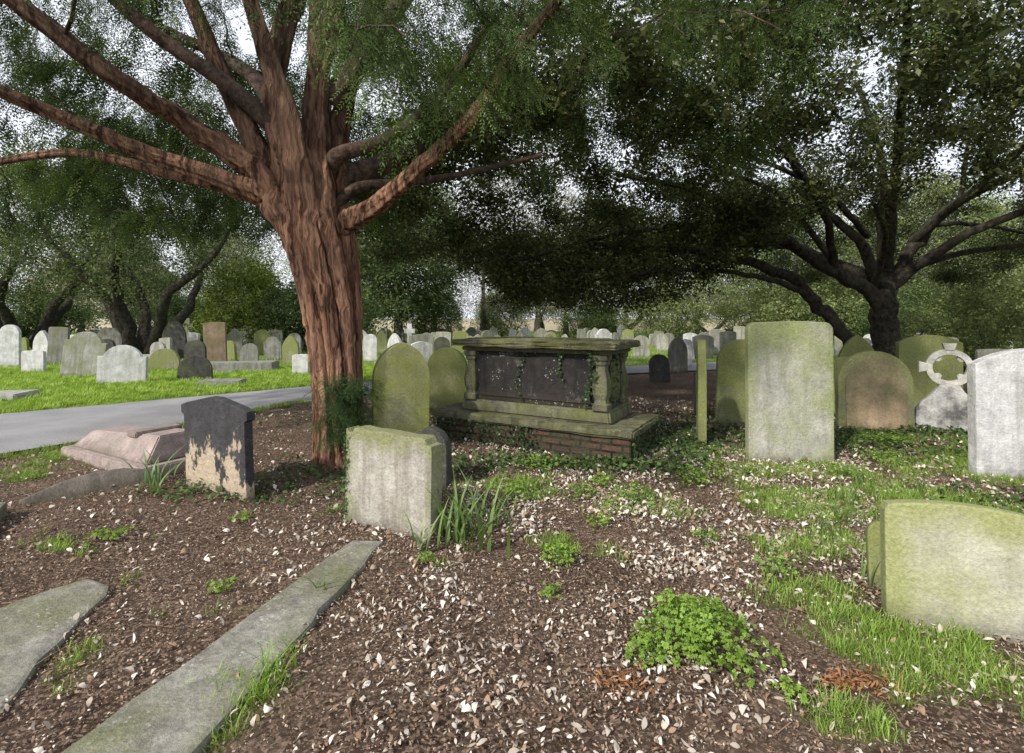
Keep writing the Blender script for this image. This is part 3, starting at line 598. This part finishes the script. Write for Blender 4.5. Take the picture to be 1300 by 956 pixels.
me=bpy.data.meshes.new("cover_slab"); bm.to_mesh(me); bm.free(); me.materials.append(mt_top); obj("cover_slab",me,tomb,(cx,cy,1.092))
# ---- pink coped tomb
mp=stone_mat("pink_granite",(.46,.375,.355),(.28,.25,.22),.35,0,(.19,.15,.14),.4,.15,.1,.4,14)
e=empty("coped_grave_stone",(-3.72,5.15,0),(0,0,math.radians(-29))); tag(e,"low pinkish coped grave stone beside the path","grave")
obj("plinth",box("plinth",1.6,.74,.15,mp,.012),e,(0,0,-.05))
bm=bmesh.new(); P8=[(-.72,-.31,0),(.72,-.31,0),(.72,.31,0),(-.72,.31,0),(-.66,-.15,.14),(.66,-.17,.23),(.66,.17,.23),(-.66,.15,.14)]
vs=[bm.verts.new(p) for p in P8]
for f in [(0,3,2,1),(0,1,5,4),(1,2,6,5),(2,3,7,6),(3,0,4,7),(4,5,6,7)]: bm.faces.new([vs[i] for i in f])
bmesh.ops.bevel(bm,geom=list(bm.edges),offset=.012,segments=2,affect='EDGES'); me=bpy.data.meshes.new("coping"); bm.to_mesh(me); bm.free(); me.materials.append(mp); obj("coping",me,e,(0,0,.102))
obj("cross_bar",box("cross_bar",.16,.42,.06,mp,.01),e,(.25,0,.275))
# ---- flat kerbs & slabs
mk=stone_mat("kerb_stone",(.35,.34,.30),(.18,.19,.09),.45,0,(.09,.08,.07),.4,.12,.7,1,15)
def ragged(pts,step=.12,amp=.012,seed=1):
    r_=np.random.default_rng(seed); out=[]
    for i in range(len(pts)):
        a=np.array(pts[i]);b=np.array(pts[(i+1)%len(pts)]); n=max(1,int(np.linalg.norm(b-a)/step))
        for j in range(n): out.append(tuple(a+(b-a)*j/n+r_.normal(size=2)*amp))
    return out
def flat(name,pts,th,top,mat,label,cat="stone slab",rot=(0,0,0),seed=1,amp=.012):
    pts=ragged(pts,seed=seed,amp=amp)
    cxx=sum(p[0] for p in pts)/len(pts); cyy=sum(p[1] for p in pts)/len(pts)
    me=slab_mesh(name,[(p[0]-cxx,p[1]-cyy) for p in pts],th,mat,.02,'xy')
    o=obj(name,me,None,(cxx,cyy,top-th/2+float(gh(cxx,cyy))),rot); return tag(o,label,cat)
flat("grave_kerb",[(-1.52,1.2),(-1.05,1.2),(-.94,2.02),(-.84,2.85),(-.80,3.17),(-.99,3.2),(-1.16,2.6),(-1.32,1.97)],.16,.028,mk,"long flat grey kerb stone sunk in leaf litter",rot=(math.radians(-.6),0,0),amp=.007)
flat("kerb_slab",[(-2.28,2.76),(-2.10,2.70),(-2.02,2.45),(-1.93,2.1),(-1.80,1.8),(-1.70,1.3),(-2.15,1.3),(-2.25,1.9),(-2.5,2.2),(-2.46,2.55)],.14,.018,mk,"flat lichen-spotted kerb slab sunk in soil",seed=2,amp=.009)
flat("kerb_block",[(-3.75,3.1),(-3.28,3.1),(-3.56,3.6),(-3.9,3.6)],.3,.10,mk,"mossy kerb block at a grave corner",seed=4)
mo=stone_mat("sunken_brown",(.26,.23,.20),(.13,.13,.08),.4,0,seed=20)
hump=[(-.45,-.1),(.45,-.1),(.44,.03),(.36,.08),(.2,.13),(.0,.14),(-.2,.11),(-.36,.05),(-.45,.02)]
o=obj("fallen_headstone",slab_mesh("fallen_headstone",hump,.11,mo,.02),None,(-3.42,4.2,.0),(math.radians(-38),0,math.radians(48))); tag(o,"half-buried brown headstone top in leaf litter","gravestone")
# ---- lawn stones
LS=[('round',.5,1.24,-14.6,14.9,'white',0,10,"narrow white round-topped headstone on the lawn"),('flat',.55,.56,-12.7,13.6,'white',0,5,"small white square headstone on the lawn"),
('flat',.55,1.15,-14.2,16,'grey',3,8,"grey flat-topped headstone on the lawn"),('shoulder',.9,1.1,-10.5,12.5,'pale',7,12,"tilting pale shouldered headstone on the lawn"),
('round',.9,1.1,-14.3,18.2,'grey',0,5,"grey round-topped headstone on the lawn"),('shoulder',.92,.84,-8.45,11.1,'white',2,14,"white shouldered headstone on bright grass"),
('round',.8,.6,-9.5,14,'green',0,6,"low mossy headstone on bright grass"),('gothic',.8,1.4,-12,18.2,'dark',0,5,"dark pointed headstone on the lawn"),
('round',.7,.56,-7.3,11.8,'dark',0,18,"low dark headstone on bright grass"),('round',.6,.78,-9.4,15.2,'dark',0,5,"dark round headstone on the lawn"),
('flat',.66,1.3,-9.25,16,'brown',-2,5,"tall brown headstone on the lawn"),('gothic',.6,1.05,-10.5,19.4,'grey',0,0,"grey pointed headstone on the lawn"),
('round',.7,1.15,-11.7,22.7,'white',0,0,"white headstone near the shrubs"),('shoulder',.6,1.0,-9.8,20,'green',4,5,"mossy shouldered headstone on the lawn"),
('flat',.6,.95,-10,21.7,'grey',0,0,"grey headstone near the shrubs"),('round',.55,.85,-8.6,20.2,'pale',0,0,"pale round headstone on the lawn"),('flat',.4,.5,-5.36,13,'white',0,0,"small white headstone by the path"),
('cross',.7,1.5,-17.2,25,'pale',0,0,"pale stone cross on the lawn"),('cross',.7,1.45,-15.2,24,'grey',0,0,"grey stone cross on the lawn"),('round',.6,.9,-16.5,20,'green',3,0,"mossy headstone on the lawn"),
('round',.5,.7,-7.6,14.8,'grey',3,5,"small grey headstone on the lawn"),('gothic',.5,.9,-6.8,15.8,'green',-3,0,"small mossy pointed headstone on the lawn"),('flat',.5,.65,-12.4,15.3,'grey',-4,5,"small tilting grey headstone on the lawn"),
('round',.45,.7,-11.0,15.9,'pale',2,0,"small pale round headstone on the lawn"),('shoulder',.6,.8,-8.2,17.6,'grey',-2,0,"small grey shouldered headstone on the lawn"),('round',.5,.75,-13.4,16.9,'dark',5,0,"small dark tilting headstone on the lawn"),
('round',.45,.9,-4.75,17.2,'white',0,0,"slim white headstone past the path"),('shoulder',.6,.85,-3.5,21,'grey',0,0,"grey headstone past the path"),('cross',.6,1.2,-4.6,23,'white',0,0,"white stone cross past the path"),
('flat',.6,.9,-2.7,20,'pale',2,0,"pale headstone past the path"),('round',.55,.8,-2.4,17.5,'dark',0,0,"dark headstone past the path"),('gothic',.6,1.,-5.7,19.5,'pale',0,0,"pale pointed headstone past the path"),
('round',.45,.62,3.3,11.4,'dark',-4,10,"short dark headstone under the oak"),('gothic',.5,.95,4.4,13.6,'grey',0,0,"grey pointed headstone under the oak"),('flat',.5,.8,5.0,15.0,'white',0,0,"white headstone by the far path"),
('round',.6,.8,4.8,19,'pale',0,0,"pale headstone past the path"),('round',.6,.8,11.6,19,'white',0,0,"white headstone past the oak"),('shoulder',.6,.9,7.3,19.5,'grey',0,0,"grey headstone past the oak"),
('flat',.6,.95,10.6,12.6,'pale',0,-20,"pale headstone beyond the oak trunk"),('round',.6,.8,13.0,12.2,'grey',3,-20,"grey headstone beyond the oak"),('gothic',.6,1.1,9.0,15.5,'green',0,-10,"mossy pointed headstone beyond the oak")]
for s in LS: headstone(s[0],s[1],s[2],.11,s[3],s[4],s[7],s[5],s[8],side=s[6])
rs=np.random.default_rng(41); base_meshes=[]
for sh_,w_,h_ in [('round',.6,.85),('flat',.55,.9),('gothic',.55,.95),('shoulder',.7,.9),('round',.45,.7),('camber',.65,.75)]:
    for mn in ('white','grey','pale','grey','green'): base_meshes.append(slab_mesh("far_headstone",outline(sh_,w_,h_),.12,S[mn]))
cnt=0
while cnt<190:
    x=-34+68*rs.random()**1.35; y=round(15+21*rs.random()**1.2)+rs.normal()*.2
    if x> xl(y)-.8 and x<xr(y)+.8: continue
    if abs(x-7.8)<4 and y<15: continue
    if abs(x)>y*1.1+1: continue
    if math.hypot(x+13.6,y-19)<1.0 or (x>-16 and x<-4 and y<17): continue
    o=obj("headstone",base_meshes[rs.integers(len(base_meshes))],None,(x,y,0),(0,rs.normal()*.07,rs.normal()*.3)); s=.75+.4*rs.random(); o.scale=(s,s,s)
    tag(o,"weathered headstone standing in a row on the lawn","gravestone",None,"headstones in rows across the lawn"); cnt+=1
for x,y,w_,l_,h_,mn in [(-7.4,13.9,1.9,.8,.22,'grey'),(-6.2,10.95,.9,.6,.08,'grey'),(-9.2,8.9,1.4,.7,.1,'pale'),(-11.5,15.4,1.6,.7,.3,'pale')]:
    o=obj("ledger_stone",box("ledger_stone",w_,l_,h_+.1,S[mn],.02,.03),None,(x,y,-.08),(0,0,.2)); tag(o,"low flat ledger stone lying in the grass","grave")
# ---------------------------------------------------------------- far wall and houses
m,nt=newmat("far_render"); k=N(nt); v=k.n('ShaderNodeTexCoord').outputs['Object']; k.out(k.mix(k.rng(k.noise(v,1.,4),.3,.7),(.42,.36,.29),(.56,.50,.41)),.9); M_rend=m
m,nt=newmat("far_roof"); k=N(nt); v=k.n('ShaderNodeTexCoord').outputs['Object']; k.out(k.mix(k.rng(k.noise(v,3.,4),.3,.7),(.16,.14,.135),(.22,.18,.16)),.9); M_roof=m
m,nt=newmat("far_glass"); k=N(nt); v=k.n('ShaderNodeTexCoord').outputs['Object']; k.out(k.mix(k.rng(k.noise(v,2.,2),.3,.7),(.05,.055,.06),(.10,.11,.12)),.15,None,.6); M_glass=m
def house(x,y,w,d_,h,rz,n):
    e=empty("house",(x,y,0),(0,0,rz)); tag(e,"pale rendered house with slate roof beyond the trees","house")
    obj("wall",box("wall",w,d_,h,M_rend,.02),e)
    bm=bmesh.new(); a=w/2+.3; b=d_/2+.3; vs=[bm.verts.new(p) for p in [(-a,-b,h+.01),(a,-b,h+.01),(a,b,h+.01),(-a,b,h+.01),(-a,0,h+2.8),(a,0,h+2.8)]]
    for f in [(0,1,5,4),(1,2,5),(2,3,4,5),(3,0,4),(0,3,2,1)]: bm.faces.new([vs[i] for i in f])
    me=bpy.data.meshes.new("roof"); bm.to_mesh(me); bm.free(); me.materials.append(M_roof); obj("roof",me,e)
    wm=box("window",1.0,.08,1.5,M_glass,.01)
    for i in range(n):
        for z in (1.0,3.9): obj("window",wm,e,(-w/2+(i+.5)*w/n,-d_/2-.03,z))
for a in [(48,76,12,8,6.2,.1,4),(-60,76,16,9,7,-.1,5)]: house(*a)
e=obj("boundary_wall",box("boundary_wall",150,.35,1.5,M_rend,.02),None,(0,60,-.05)); tag(e,"long pale boundary wall beyond the cemetery trees","wall")
# ---------------------------------------------------------------- ground litter
r=np.random.default_rng(99)
def reject(n,xr_,yr_,f,r):
    out=[];tot=0
    while tot<n:
        x=xr_[0]+(xr_[1]-xr_[0])*r.random(20000); u=r.random(20000); y=yr_[0]+(yr_[1]-yr_[0])*u
        k_=r.random(20000)<f(x,y); out.append(np.stack([x[k_],y[k_]],-1)); tot+=k_.sum()
    return np.concatenate(out)[:n]
def soil(x,y):
    s=1-lawn(x,y); s=s*~((x>xl(y)-.05)&(x<xr(y)+.05)); 
    ux=(x-ctr2[0])*-Lv[0]+(y-ctr2[1])*-Lv[1]; uy=(x-ctr2[0])*Wv[0]+(y-ctr2[1])*Wv[1]
    s=s*~((abs(ux)<1.17)&(abs(uy)<.47)); s=s*(np.abs(x)<y*1.15+.8)
    lx=np.interp(y,[1.2,1.97,2.6,3.2],[-1.52,-1.32,-1.16,-.99]); rx=np.interp(y,[1.2,2.02,2.85,3.17],[-1.05,-.94,-.84,-.80])
    kx=(x>lx+.03)&(x<rx-.03)&(y<3.15); s=s*np.where(kx,.06,1.)
    l2=np.interp(y,[1.3,1.9,2.2,2.7],[-2.15,-2.25,-2.5,-2.35]); r2=np.interp(y,[1.3,1.8,2.1,2.7],[-1.70,-1.80,-1.93,-2.10])
    k2=(x>l2+.03)&(x<r2-.03)&(y<2.7); s=s*np.where(k2,.08,1.)
    return s
def dist(y): return np.clip((3.0/np.maximum(y,1.3))**1.15,0.05,1)
def pale(x,y): 
    g=.09+1.0*np.exp(-(((x-1.3)/1.9)**2+((y-4.2)/2.7)**2))+.6*np.exp(-(((x-3)/3)**2+((y-6)/2)**2))
    return np.clip(g*(vn(x,y,1.6,11)*1.0+vn(x,y,5,12)*1.2-.5),0,1)*soil(x,y)*dist(y)
def leaf_strip(curl,wd):
    tv=[];tf=[]
    for i,(t_,w_) in enumerate([(0,.03),(.22,.17),(.5,.22),(.78,.15),(1,.015)]):
        z_=curl*math.sin(t_*3.1)*.22; 
        tv+=[(t_,w_*wd,z_+.10*w_*4*(.5+curl)),(t_,-w_*wd,z_+.06*w_*4*(.5-curl))]
    for i in range(4): tf.append([2*i,2*i+1,2*i+3,2*i+2])
    return np.array(tv),np.array(tf)
def scatter(name,P,sc,C,tilt,zoff,tv,tf,mat,label,r,sh=None):
    n=len(P); z=gh(P[:,0],P[:,1])+zoff*r.random(n)+.004
    R=rot_full(r.random(n)*6.28,r.normal(size=n)*tilt,r.normal(size=n)*tilt)
    V,F,CC=inst(tv,tf,R,np.column_stack([P,z]),sc,C,sh)
    o=obj(name,mesh_np(name,V,F,mat,CC)); tag(o,label,name.split('.')[0].replace('_',' '),"stuff"); return o
for q,(cu,wd,nn_) in enumerate([(.5,.95,14000),(-.6,.6,16000),(1.1,1.1,13000)]):
    n=nn_; P=reject(n,(-5,8),(1.2,9),pale,r)
    C=lerpc((.32,.27,.22),(.74,.69,.62),r.random(n)); dk=r.random(n)<.34; C[dk]=lerpc((.14,.095,.07),(.36,.25,.17),r.random(dk.sum()))
    s_=(.009+.026*r.random(n)**1.9)*(1+.09*P[:,1]); S3=np.stack([s_]*3,-1); S3[:,1]*=.7+.7*r.random(n); S3[:,2]*=.3+r.random(n)*1.8
    tv,tf=leaf_strip(cu,wd); scatter("fallen_leaves" if q==0 else "fallen_leaves.%03d"%q,P,S3,C,.5,.022,tv,tf,M_litter,"pale curled dry leaves scattered over soil",r)
lv=np.array([[0,0,0],[.4,.3,.10],[1,.05,.02],[.6,-.27,.12]]); lf=np.array([[0,1,2,3]])
n=95000; P=reject(n,(-5.8,7),(1.2,8),lambda x,y:(.4+.6*vn(x,y,3,13))*soil(x,y)*dist(y)**1.3,r)
C=lerpc((.06,.036,.026),(.38,.265,.19),r.random(n)**1.15); S3=np.stack([.007+.014*r.random(n)**1.5]*3,-1); S3[:,1]*=.5+.6*r.random(n); S3[:,2]*=1.5
scatter("leaf_mulch",P,S3,C,.45,.012,lv,lf,M_litter,"brown mulch of broken leaves and bark",r)
n=32000; P=reject(n,(-5.8,4),(1.2,7.5),lambda x,y:(vn(x,y,2.5,15)*.7+.3*vn(x,y,7,16))*soil(x,y)*dist(y),r)
C=lerpc((.26,.19,.145),(.58,.49,.41),r.random(n)); S3=np.stack([.005+.010*r.random(n)**1.5]*3,-1)
scatter("leaf_fragments",P,S3,C,.35,.016,lv,lf,M_litter,"small pale leaf fragments on brown soil",r)
n=1500; P=reject(n,(-4,6),(1.3,6.5),lambda x,y:soil(x,y)*dist(y)*.6,r); 
tv=np.array([[0,.012,.03],[.5,.022,.05],[1,.0,.03],[1,-.012,.03],[.5,-.0,.05],[0,-.012,.03]]); tf=np.array([[0,1,4,5],[1,2,3,4]])
S3=np.stack([.04+.13*r.random(n)**1.5]*3,-1); scatter("twigs",P,S3,lerpc((.07,.045,.03),(.26,.18,.13),r.random(n)),.06,.01,tv,tf,M_litter,"thin dry twigs lying on the soil",r)
for (x,y,rr) in [(.42,1.98,.1),(1.42,2.02,.09),(1.3,2.02,.05)]:
    n=150; P=np.stack([x+r.normal(size=n)*rr*.6,y+r.normal(size=n)*rr*.4],-1); S3=np.stack([.015+.03*r.random(n)]*3,-1); S3[:,1]*=.4
    scatter("dead_frond",P,S3,lerpc((.20,.09,.04),(.42,.22,.11),r.random(n)),.3,.025,lv,lf,M_litter,"orange-brown dead frond on the soil",r)
def stick(p0,p1,rad,label):
    a=np.array(p0,float);b=np.array(p1,float); Q=catmull([tuple(a)+(rad,),tuple((a+b)/2+np.array([.01,.015,.008]))+(rad*.8,),tuple(b)+(rad*.5,)],6)
    V,F,_=tube(Q[:,:3]-a,Q[:,3],8,.1,r); o=obj("fallen_stick",mesh_np("fallen_stick",V,F,M_yewlimb,None,True),None,tuple(a)); tag(o,label,"stick")
stick((.13,2.05,.03),(.07,2.22,.03),.009,"short reddish stick on the leaf litter")
stick((1.0,2.12,.03),(1.02,2.24,.05),.006,"thin grey stick on the leaf litter")
# ---------------------------------------------------------------- grass
def blade_t(r,nb,spread,h,w,lean=.5,seg=3):
    Vs=[];F=[];sh=[]
    for _ in range(nb):
        a=r.random()*6.28; px,py=r.normal(size=2)*spread; hh=h*(.5+.7*r.random()); ln=lean*(.3+r.random())*hh; dx,dy=math.cos(a),math.sin(a); ww=w*(.7+.6*r.random())
        b=len(Vs)
        for i in range(seg+1):
            t=i/seg; cx_,cy_,cz_=px+dx*ln*t*t,py+dy*ln*t*t,hh*(t-.25*lean*t*t); k_=ww*(1-t**1.6)+.0003
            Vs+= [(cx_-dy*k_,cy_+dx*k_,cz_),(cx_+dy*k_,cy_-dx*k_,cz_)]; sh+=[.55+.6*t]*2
        for i in range(seg): F.append([b+2*i,b+2*i+1,b+2*i+3,b+2*i+2])
    return np.array(Vs),np.array(F),np.array(sh)
def grass(name,n,xr_,yr_,f,h,w,spread,nb,label,c1,c2,lean=.6,seg=3):
    P=reject(n,xr_,yr_,f,r); n=len(P); TV,TF,sh=blade_t(r,nb,spread,h,w,lean,seg)
    R=rot_full(r.random(n)*6.28,r.normal(size=n)*.12,r.normal(size=n)*.12); z=gh(P[:,0],P[:,1])-.005
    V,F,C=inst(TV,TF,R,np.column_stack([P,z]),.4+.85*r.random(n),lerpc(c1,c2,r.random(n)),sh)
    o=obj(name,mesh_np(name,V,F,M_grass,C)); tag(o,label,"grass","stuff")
fov=lambda x,y:(np.abs(x)<y*1.1+.8)
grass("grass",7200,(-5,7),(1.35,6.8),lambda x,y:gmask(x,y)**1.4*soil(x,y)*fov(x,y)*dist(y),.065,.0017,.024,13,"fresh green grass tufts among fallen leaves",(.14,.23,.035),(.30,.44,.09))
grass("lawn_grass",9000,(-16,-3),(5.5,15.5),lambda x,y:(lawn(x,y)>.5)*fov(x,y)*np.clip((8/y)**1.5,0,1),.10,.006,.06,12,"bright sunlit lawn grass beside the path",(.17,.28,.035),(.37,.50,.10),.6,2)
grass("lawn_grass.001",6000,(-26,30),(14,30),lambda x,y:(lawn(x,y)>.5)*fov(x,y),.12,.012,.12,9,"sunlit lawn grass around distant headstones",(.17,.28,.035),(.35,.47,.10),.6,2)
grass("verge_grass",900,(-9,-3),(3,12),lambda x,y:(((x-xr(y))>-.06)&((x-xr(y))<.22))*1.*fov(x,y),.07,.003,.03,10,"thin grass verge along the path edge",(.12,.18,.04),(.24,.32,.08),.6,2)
# ---------------------------------------------------------------- leafy weeds
def weed(x,y,rad,h,n,label,c1=(.11,.20,.03),c2=(.28,.42,.08),ls=.03):
    a=r.random(n)*6.28; q=r.random(n)**.55; top=np.sqrt(np.clip(1-q*q,0,1)); z=h*(top*(.45+.55*r.random(n))+.12)*(.8+.35*np.sin(3*a+x*9)*q+.2*r.random(n))+.01
    rr=1+.25*np.sin(3*a+x*5)+.16*np.sin(5*a+y*7)+.10*np.sin(9*a)
    P=np.stack([rad*q*np.cos(a)*rr,rad*q*np.sin(a)*rr,z],-1)
    tv=[];tf=[];sh=[]
    for b in (-1.2,-.6,0,.6,1.2):
        l=1-.2*abs(b); d=np.array([math.cos(b),math.sin(b)]); nn=np.array([-d[1],d[0]]); i=len(tv)
        tv+=[(0,0,0),(*(d*.55*l+nn*.20),.12),(*(d*l),-.08),(*(d*.55*l-nn*.20),.12)]; tf.append([i,i+1,i+2,i+3]); s=.85+.3*r.random(); sh+=[s*.7,s,s*1.1,s]
    R=rot_full(a+r.normal(size=n)*.6,-.3*q+r.normal(size=n)*.4,r.normal(size=n)*.4)
    C=lerpc(c1,c2,np.clip(r.random(n)*.7+.4*z/h,0,1)); p1=inst(np.array(tv),np.array(tf),R,P,ls*(.5+.7*r.random(n)),C,np.array(sh))
    ns=n//3; Vs=[];F=[]
    for i in range(ns):
        p=P[i]; b=p*np.array([.15,.15,0]); s=len(Vs); w=.0013; Vs+=[b+(w,0,0),b-(w,0,0),p-(w,0,0),p+(w,0,0)]; F.append([s,s+1,s+2,s+3])
    V,F,C=merge([p1,(np.array(Vs),np.array(F),np.tile(np.array([[.12,.2,.05]]),(len(Vs),1)))])
    o=obj("weed_plant",mesh_np("weed_plant",V,F,M_grass,C),None,(x,y,float(gh(x,y)))); tag(o,label,"plant")
weed(.80,2.22,.25,.17,1050,"bushy bright green leafy weed on leaf litter",ls=.022)
weed(.62,2.12,.10,.08,150,"small leafy weed beside a larger one",ls=.018)
WL=[(.28,3.02,.12,.1,160),(.20,2.62,.05,.05,40),(.02,4.05,.2,.16,240),(.55,4.1,.13,.12,140),(.95,3.95,.2,.15,240),(.78,4.35,.15,.1,120),(-.5,2.95,.05,.05,40),(1.25,3.3,.1,.07,80),(1.05,1.95,.06,.05,50),(-1.5,2.65,.06,.05,40),(.6,3.5,.1,.06,70),(1.6,4.4,.2,.12,190),(-2.6,3.3,.12,.06,80),(-1.9,3.6,.07,.05,45),(1.5,2.85,.12,.08,110),(.25,4.8,.2,.12,160),(3.6,5.0,.2,.1,150),(2.9,4.5,.15,.1,120),(4.1,5.6,.2,.12,150),(1.9,4.7,.15,.09,100)]
for w_ in WL: weed(*w_,"small green leafy weed sprouting through leaves",ls=.021)
def strap(x,y,n,h,spread,label,c1=(.09,.16,.04),c2=(.20,.30,.09),w=.011):
    TV,TF,sh=blade_t(r,n,spread,h,w,.75,7); C=np.ones((len(TV),3))*np.array([lerpc(c1,c2,np.array([.6]))[0]])*sh[:,None]
    C*=np.repeat(.7+.6*r.random(n),16)[:,None]
    o=obj("daffodil_plant",mesh_np("daffodil_plant",TV,TF,M_grass,C),None,(x,y,float(gh(x,y)))); tag(o,label,"plant")
strap(-.30,3.25,44,.46,.10,"clump of long green daffodil leaves by a headstone")
strap(-.55,3.12,10,.26,.03,"short daffodil leaves against a headstone",c1=(.14,.19,.09),c2=(.27,.34,.17))
strap(-.1,3.55,10,.3,.06,"short daffodil leaves among dry leaves")
strap(-3.05,4.45,16,.3,.06,"daffodil leaves beside a dark headstone",c1=(.12,.2,.08),c2=(.22,.32,.14))
strap(-2.85,4.15,9,.2,.06,"short daffodil leaves beside a dark headstone")
strap(-.98,2.6,9,.16,.02,"short green shoots beside a kerb stone",w=.005)
strap(-.92,1.95,60,.15,.06,"bright grass tuft at a kerb stone",c1=(.14,.26,.03),c2=(.24,.40,.06),w=.0025)
for x,y in [(2.35,3.6),(2.55,3.9),(2.1,3.3),(2.9,4.3),(3.0,3.6),(2.6,3.3),(1.95,2.7),(3.4,4.2)]:
    strap(x,y,16,.2,.07,"low tuft of strap leaves in the grass",w=.006)
# ---------------------------------------------------------------- ivy
ITV=np.array([(0,0,0),(.35,.5,.05),(1,0,-.1),(.35,-.5,.05)],float); ITF=np.array([[0,1,2,3]])
def ivy(name,P,Nrm,label,size=.045,c1=(.025,.05,.02),c2=(.09,.135,.055)):
    n=len(P); yaw=np.arctan2(Nrm[:,1],Nrm[:,0]) ; flat_=np.abs(Nrm[:,2])>.5
    pitch=np.where(flat_,r.normal(size=n)*.35,-math.pi/2+r.normal(size=n)*.4); yaw=np.where(flat_,r.random(n)*6.28,yaw+r.normal(size=n)*.4)
    V,F,C=inst(ITV,ITF,rot_full(yaw,pitch,r.normal(size=n)*.5),P,size*(.5+.8*r.random(n)),lerpc(c1,c2,r.random(n)**1.5))
    o=obj(name,mesh_np(name,V,F,M_ever,C)); tag(o,label,"ivy","stuff"); return o
def on_tomb(lx,ly,z):
    c_,s_=math.cos(ang),math.sin(ang); return np.stack([ctr2[0]+lx*c_-ly*s_,ctr2[1]+lx*s_+ly*c_,z],-1)
def ln(nx_,ny_,n): 
    c_,s_=math.cos(ang),math.sin(ang); return np.tile([[nx_*c_-ny_*s_,nx_*s_+ny_*c_,0]],(n,1))
Ps=[];Ns=[]
def add(P,Nm): Ps.append(P);Ns.append(Nm)
n=120; z=.5+.6*r.random(n); add(on_tomb(cx+.70+.04*np.sin(z*9)+r.normal(size=n)*.03,np.full(n,cy-.365)-.03*r.random(n),z),ln(0,-1,n))
n=90; z=.5+.55*r.random(n); add(on_tomb(np.full(n,cx+.885)+.02*r.random(n),cy-.1+r.normal(size=n)*.07,z),ln(1,0,n))
for x0,z0,z1 in [(-.12,.5,1.1),(.40,.75,1.1)]:
    n=50; z=z0+(z1-z0)*r.random(n); add(on_tomb(cx+x0+.06*np.sin(z*8+x0*9)+r.normal(size=n)*.014,np.full(n,cy-.335)-.015*r.random(n),z),ln(0,-1,n))
n=1000; x=-1.2+2.4*r.random(n); keep=vn(x*1.,x*0,2.2,21)>.38; x=x[keep]; n=len(x); z=.28*r.random(n)**1.3; add(on_tomb(x,-.5-.04*r.random(n),z),ln(0,-1,n))
n=300; y_=-.5+r.random(n); z=.32*r.random(n)**.9; add(on_tomb(np.full(n,1.2)+.03*r.random(n),y_,z),ln(1,0,n))
ivy("ivy",np.concatenate(Ps),np.concatenate(Ns),"dark ivy climbing over the chest tomb",.032)
a_=math.radians(-27.5); n=90; z=.02+.6*r.random(n); lx=-.37+np.abs(r.normal(size=n))*.02; P=np.stack([-.82+lx*math.cos(a_)+.075*math.sin(a_)-0,3.48+lx*math.sin(a_)-.075*math.cos(a_),z],-1)
ivy("ivy.001",P,np.tile([[math.sin(a_),-math.cos(a_),0]],(n,1)),"ivy strand climbing the edge of a headstone",.02)
gp=[(2.3,6.3,.8,.6,1100),(2.0,5.7,.5,.4,600),(4.5,6.2,1.0,.4,900),(5.5,6.2,.8,.4,800),(4.1,5.4,.8,.5,700),(3.4,5.8,.7,.5,700),(-.1,5.0,.8,.3,900),(.7,4.85,.5,.18,500),(1.3,4.75,.5,.25,500),(1.75,5.2,.3,.5,500),(-2.1,4.15,.3,.3,200),(-2.6,4.1,.3,.2,150),(-1.3,4.3,.3,.3,250),(3.9,3.9,.5,.3,300),(3.6,7.3,1.2,.6,900),(6.5,7.2,1.5,.8,1100),(-.6,6.8,.9,.7,700),(-2.2,7.6,1.3,.9,700),(-1.9,4.7,.5,.3,250)]
Ps=[]
for x,y,sx,sy,n in gp:
    px=x+r.normal(size=n)*sx*.6; py=y+r.normal(size=n)*sy*.6; Ps.append(np.stack([px,py,gh(px,py)+.01+.07*r.random(n)*(.3+vn(px,py,4,22))],-1))
P=np.concatenate(Ps); P=P[(soil(P[:,0],P[:,1])>.3)]
ivy("ground_ivy",P,np.tile([[0,0,1.]],(len(P),1)),"ivy carpeting the ground between graves",.042,(.03,.06,.02),(.12,.18,.06))
# ---------------------------------------------------------------- light & camera
az=math.radians(222); el=math.radians(38)
w=bpy.data.worlds.new("World"); scene.world=w; w.use_nodes=True; nt=w.node_tree; nt.nodes.clear(); k=N(nt)
sk=nt.nodes.new('ShaderNodeTexSky'); sk.sky_type='NISHITA'; sk.sun_disc=False; sk.sun_elevation=el; sk.sun_rotation=az; sk.dust_density=4.; sk.air_density=1.; sk.ozone_density=1.2
tcw=k.n('ShaderNodeTexCoord'); cl=k.noise(k.map(tcw.outputs['Generated'],(1,1,2.2)),2.2,6,.6)
colw=k.mix(k.rng(cl,.32,.62,.7,1.),sk.outputs[0],(8.2,8.5,9.3))
bg=nt.nodes.new('ShaderNodeBackground'); bg.inputs[1].default_value=.15; ou=nt.nodes.new('ShaderNodeOutputWorld'); nt.links.new(colw,bg.inputs[0]); nt.links.new(bg.outputs[0],ou.inputs[0])
ld=bpy.data.lights.new("sun",'SUN'); ld.energy=5.0; ld.angle=math.radians(2); ld.color=(1,.93,.82)
lo=bpy.data.objects.new("sun",ld); COL.objects.link(lo)
sd=Vector((math.sin(az)*math.cos(el),math.cos(az)*math.cos(el),math.sin(el))); lo.rotation_euler=sd.to_track_quat('Z','Y').to_euler()
lo.location=(-8,-8,12)
cd=bpy.data.cameras.new("camera"); cam=bpy.data.objects.new("camera",cd); COL.objects.link(cam)
cam.location=(0,0,1.4); cam.rotation_euler=(math.radians(90),0,0); cd.sensor_width=36; cd.lens=18; cd.shift_y=-.056; cd.clip_start=.05; cd.clip_end=2000
scene.camera=cam
scene.view_settings.view_transform='Standard'; scene.view_settings.look='None'; scene.view_settings.exposure=0
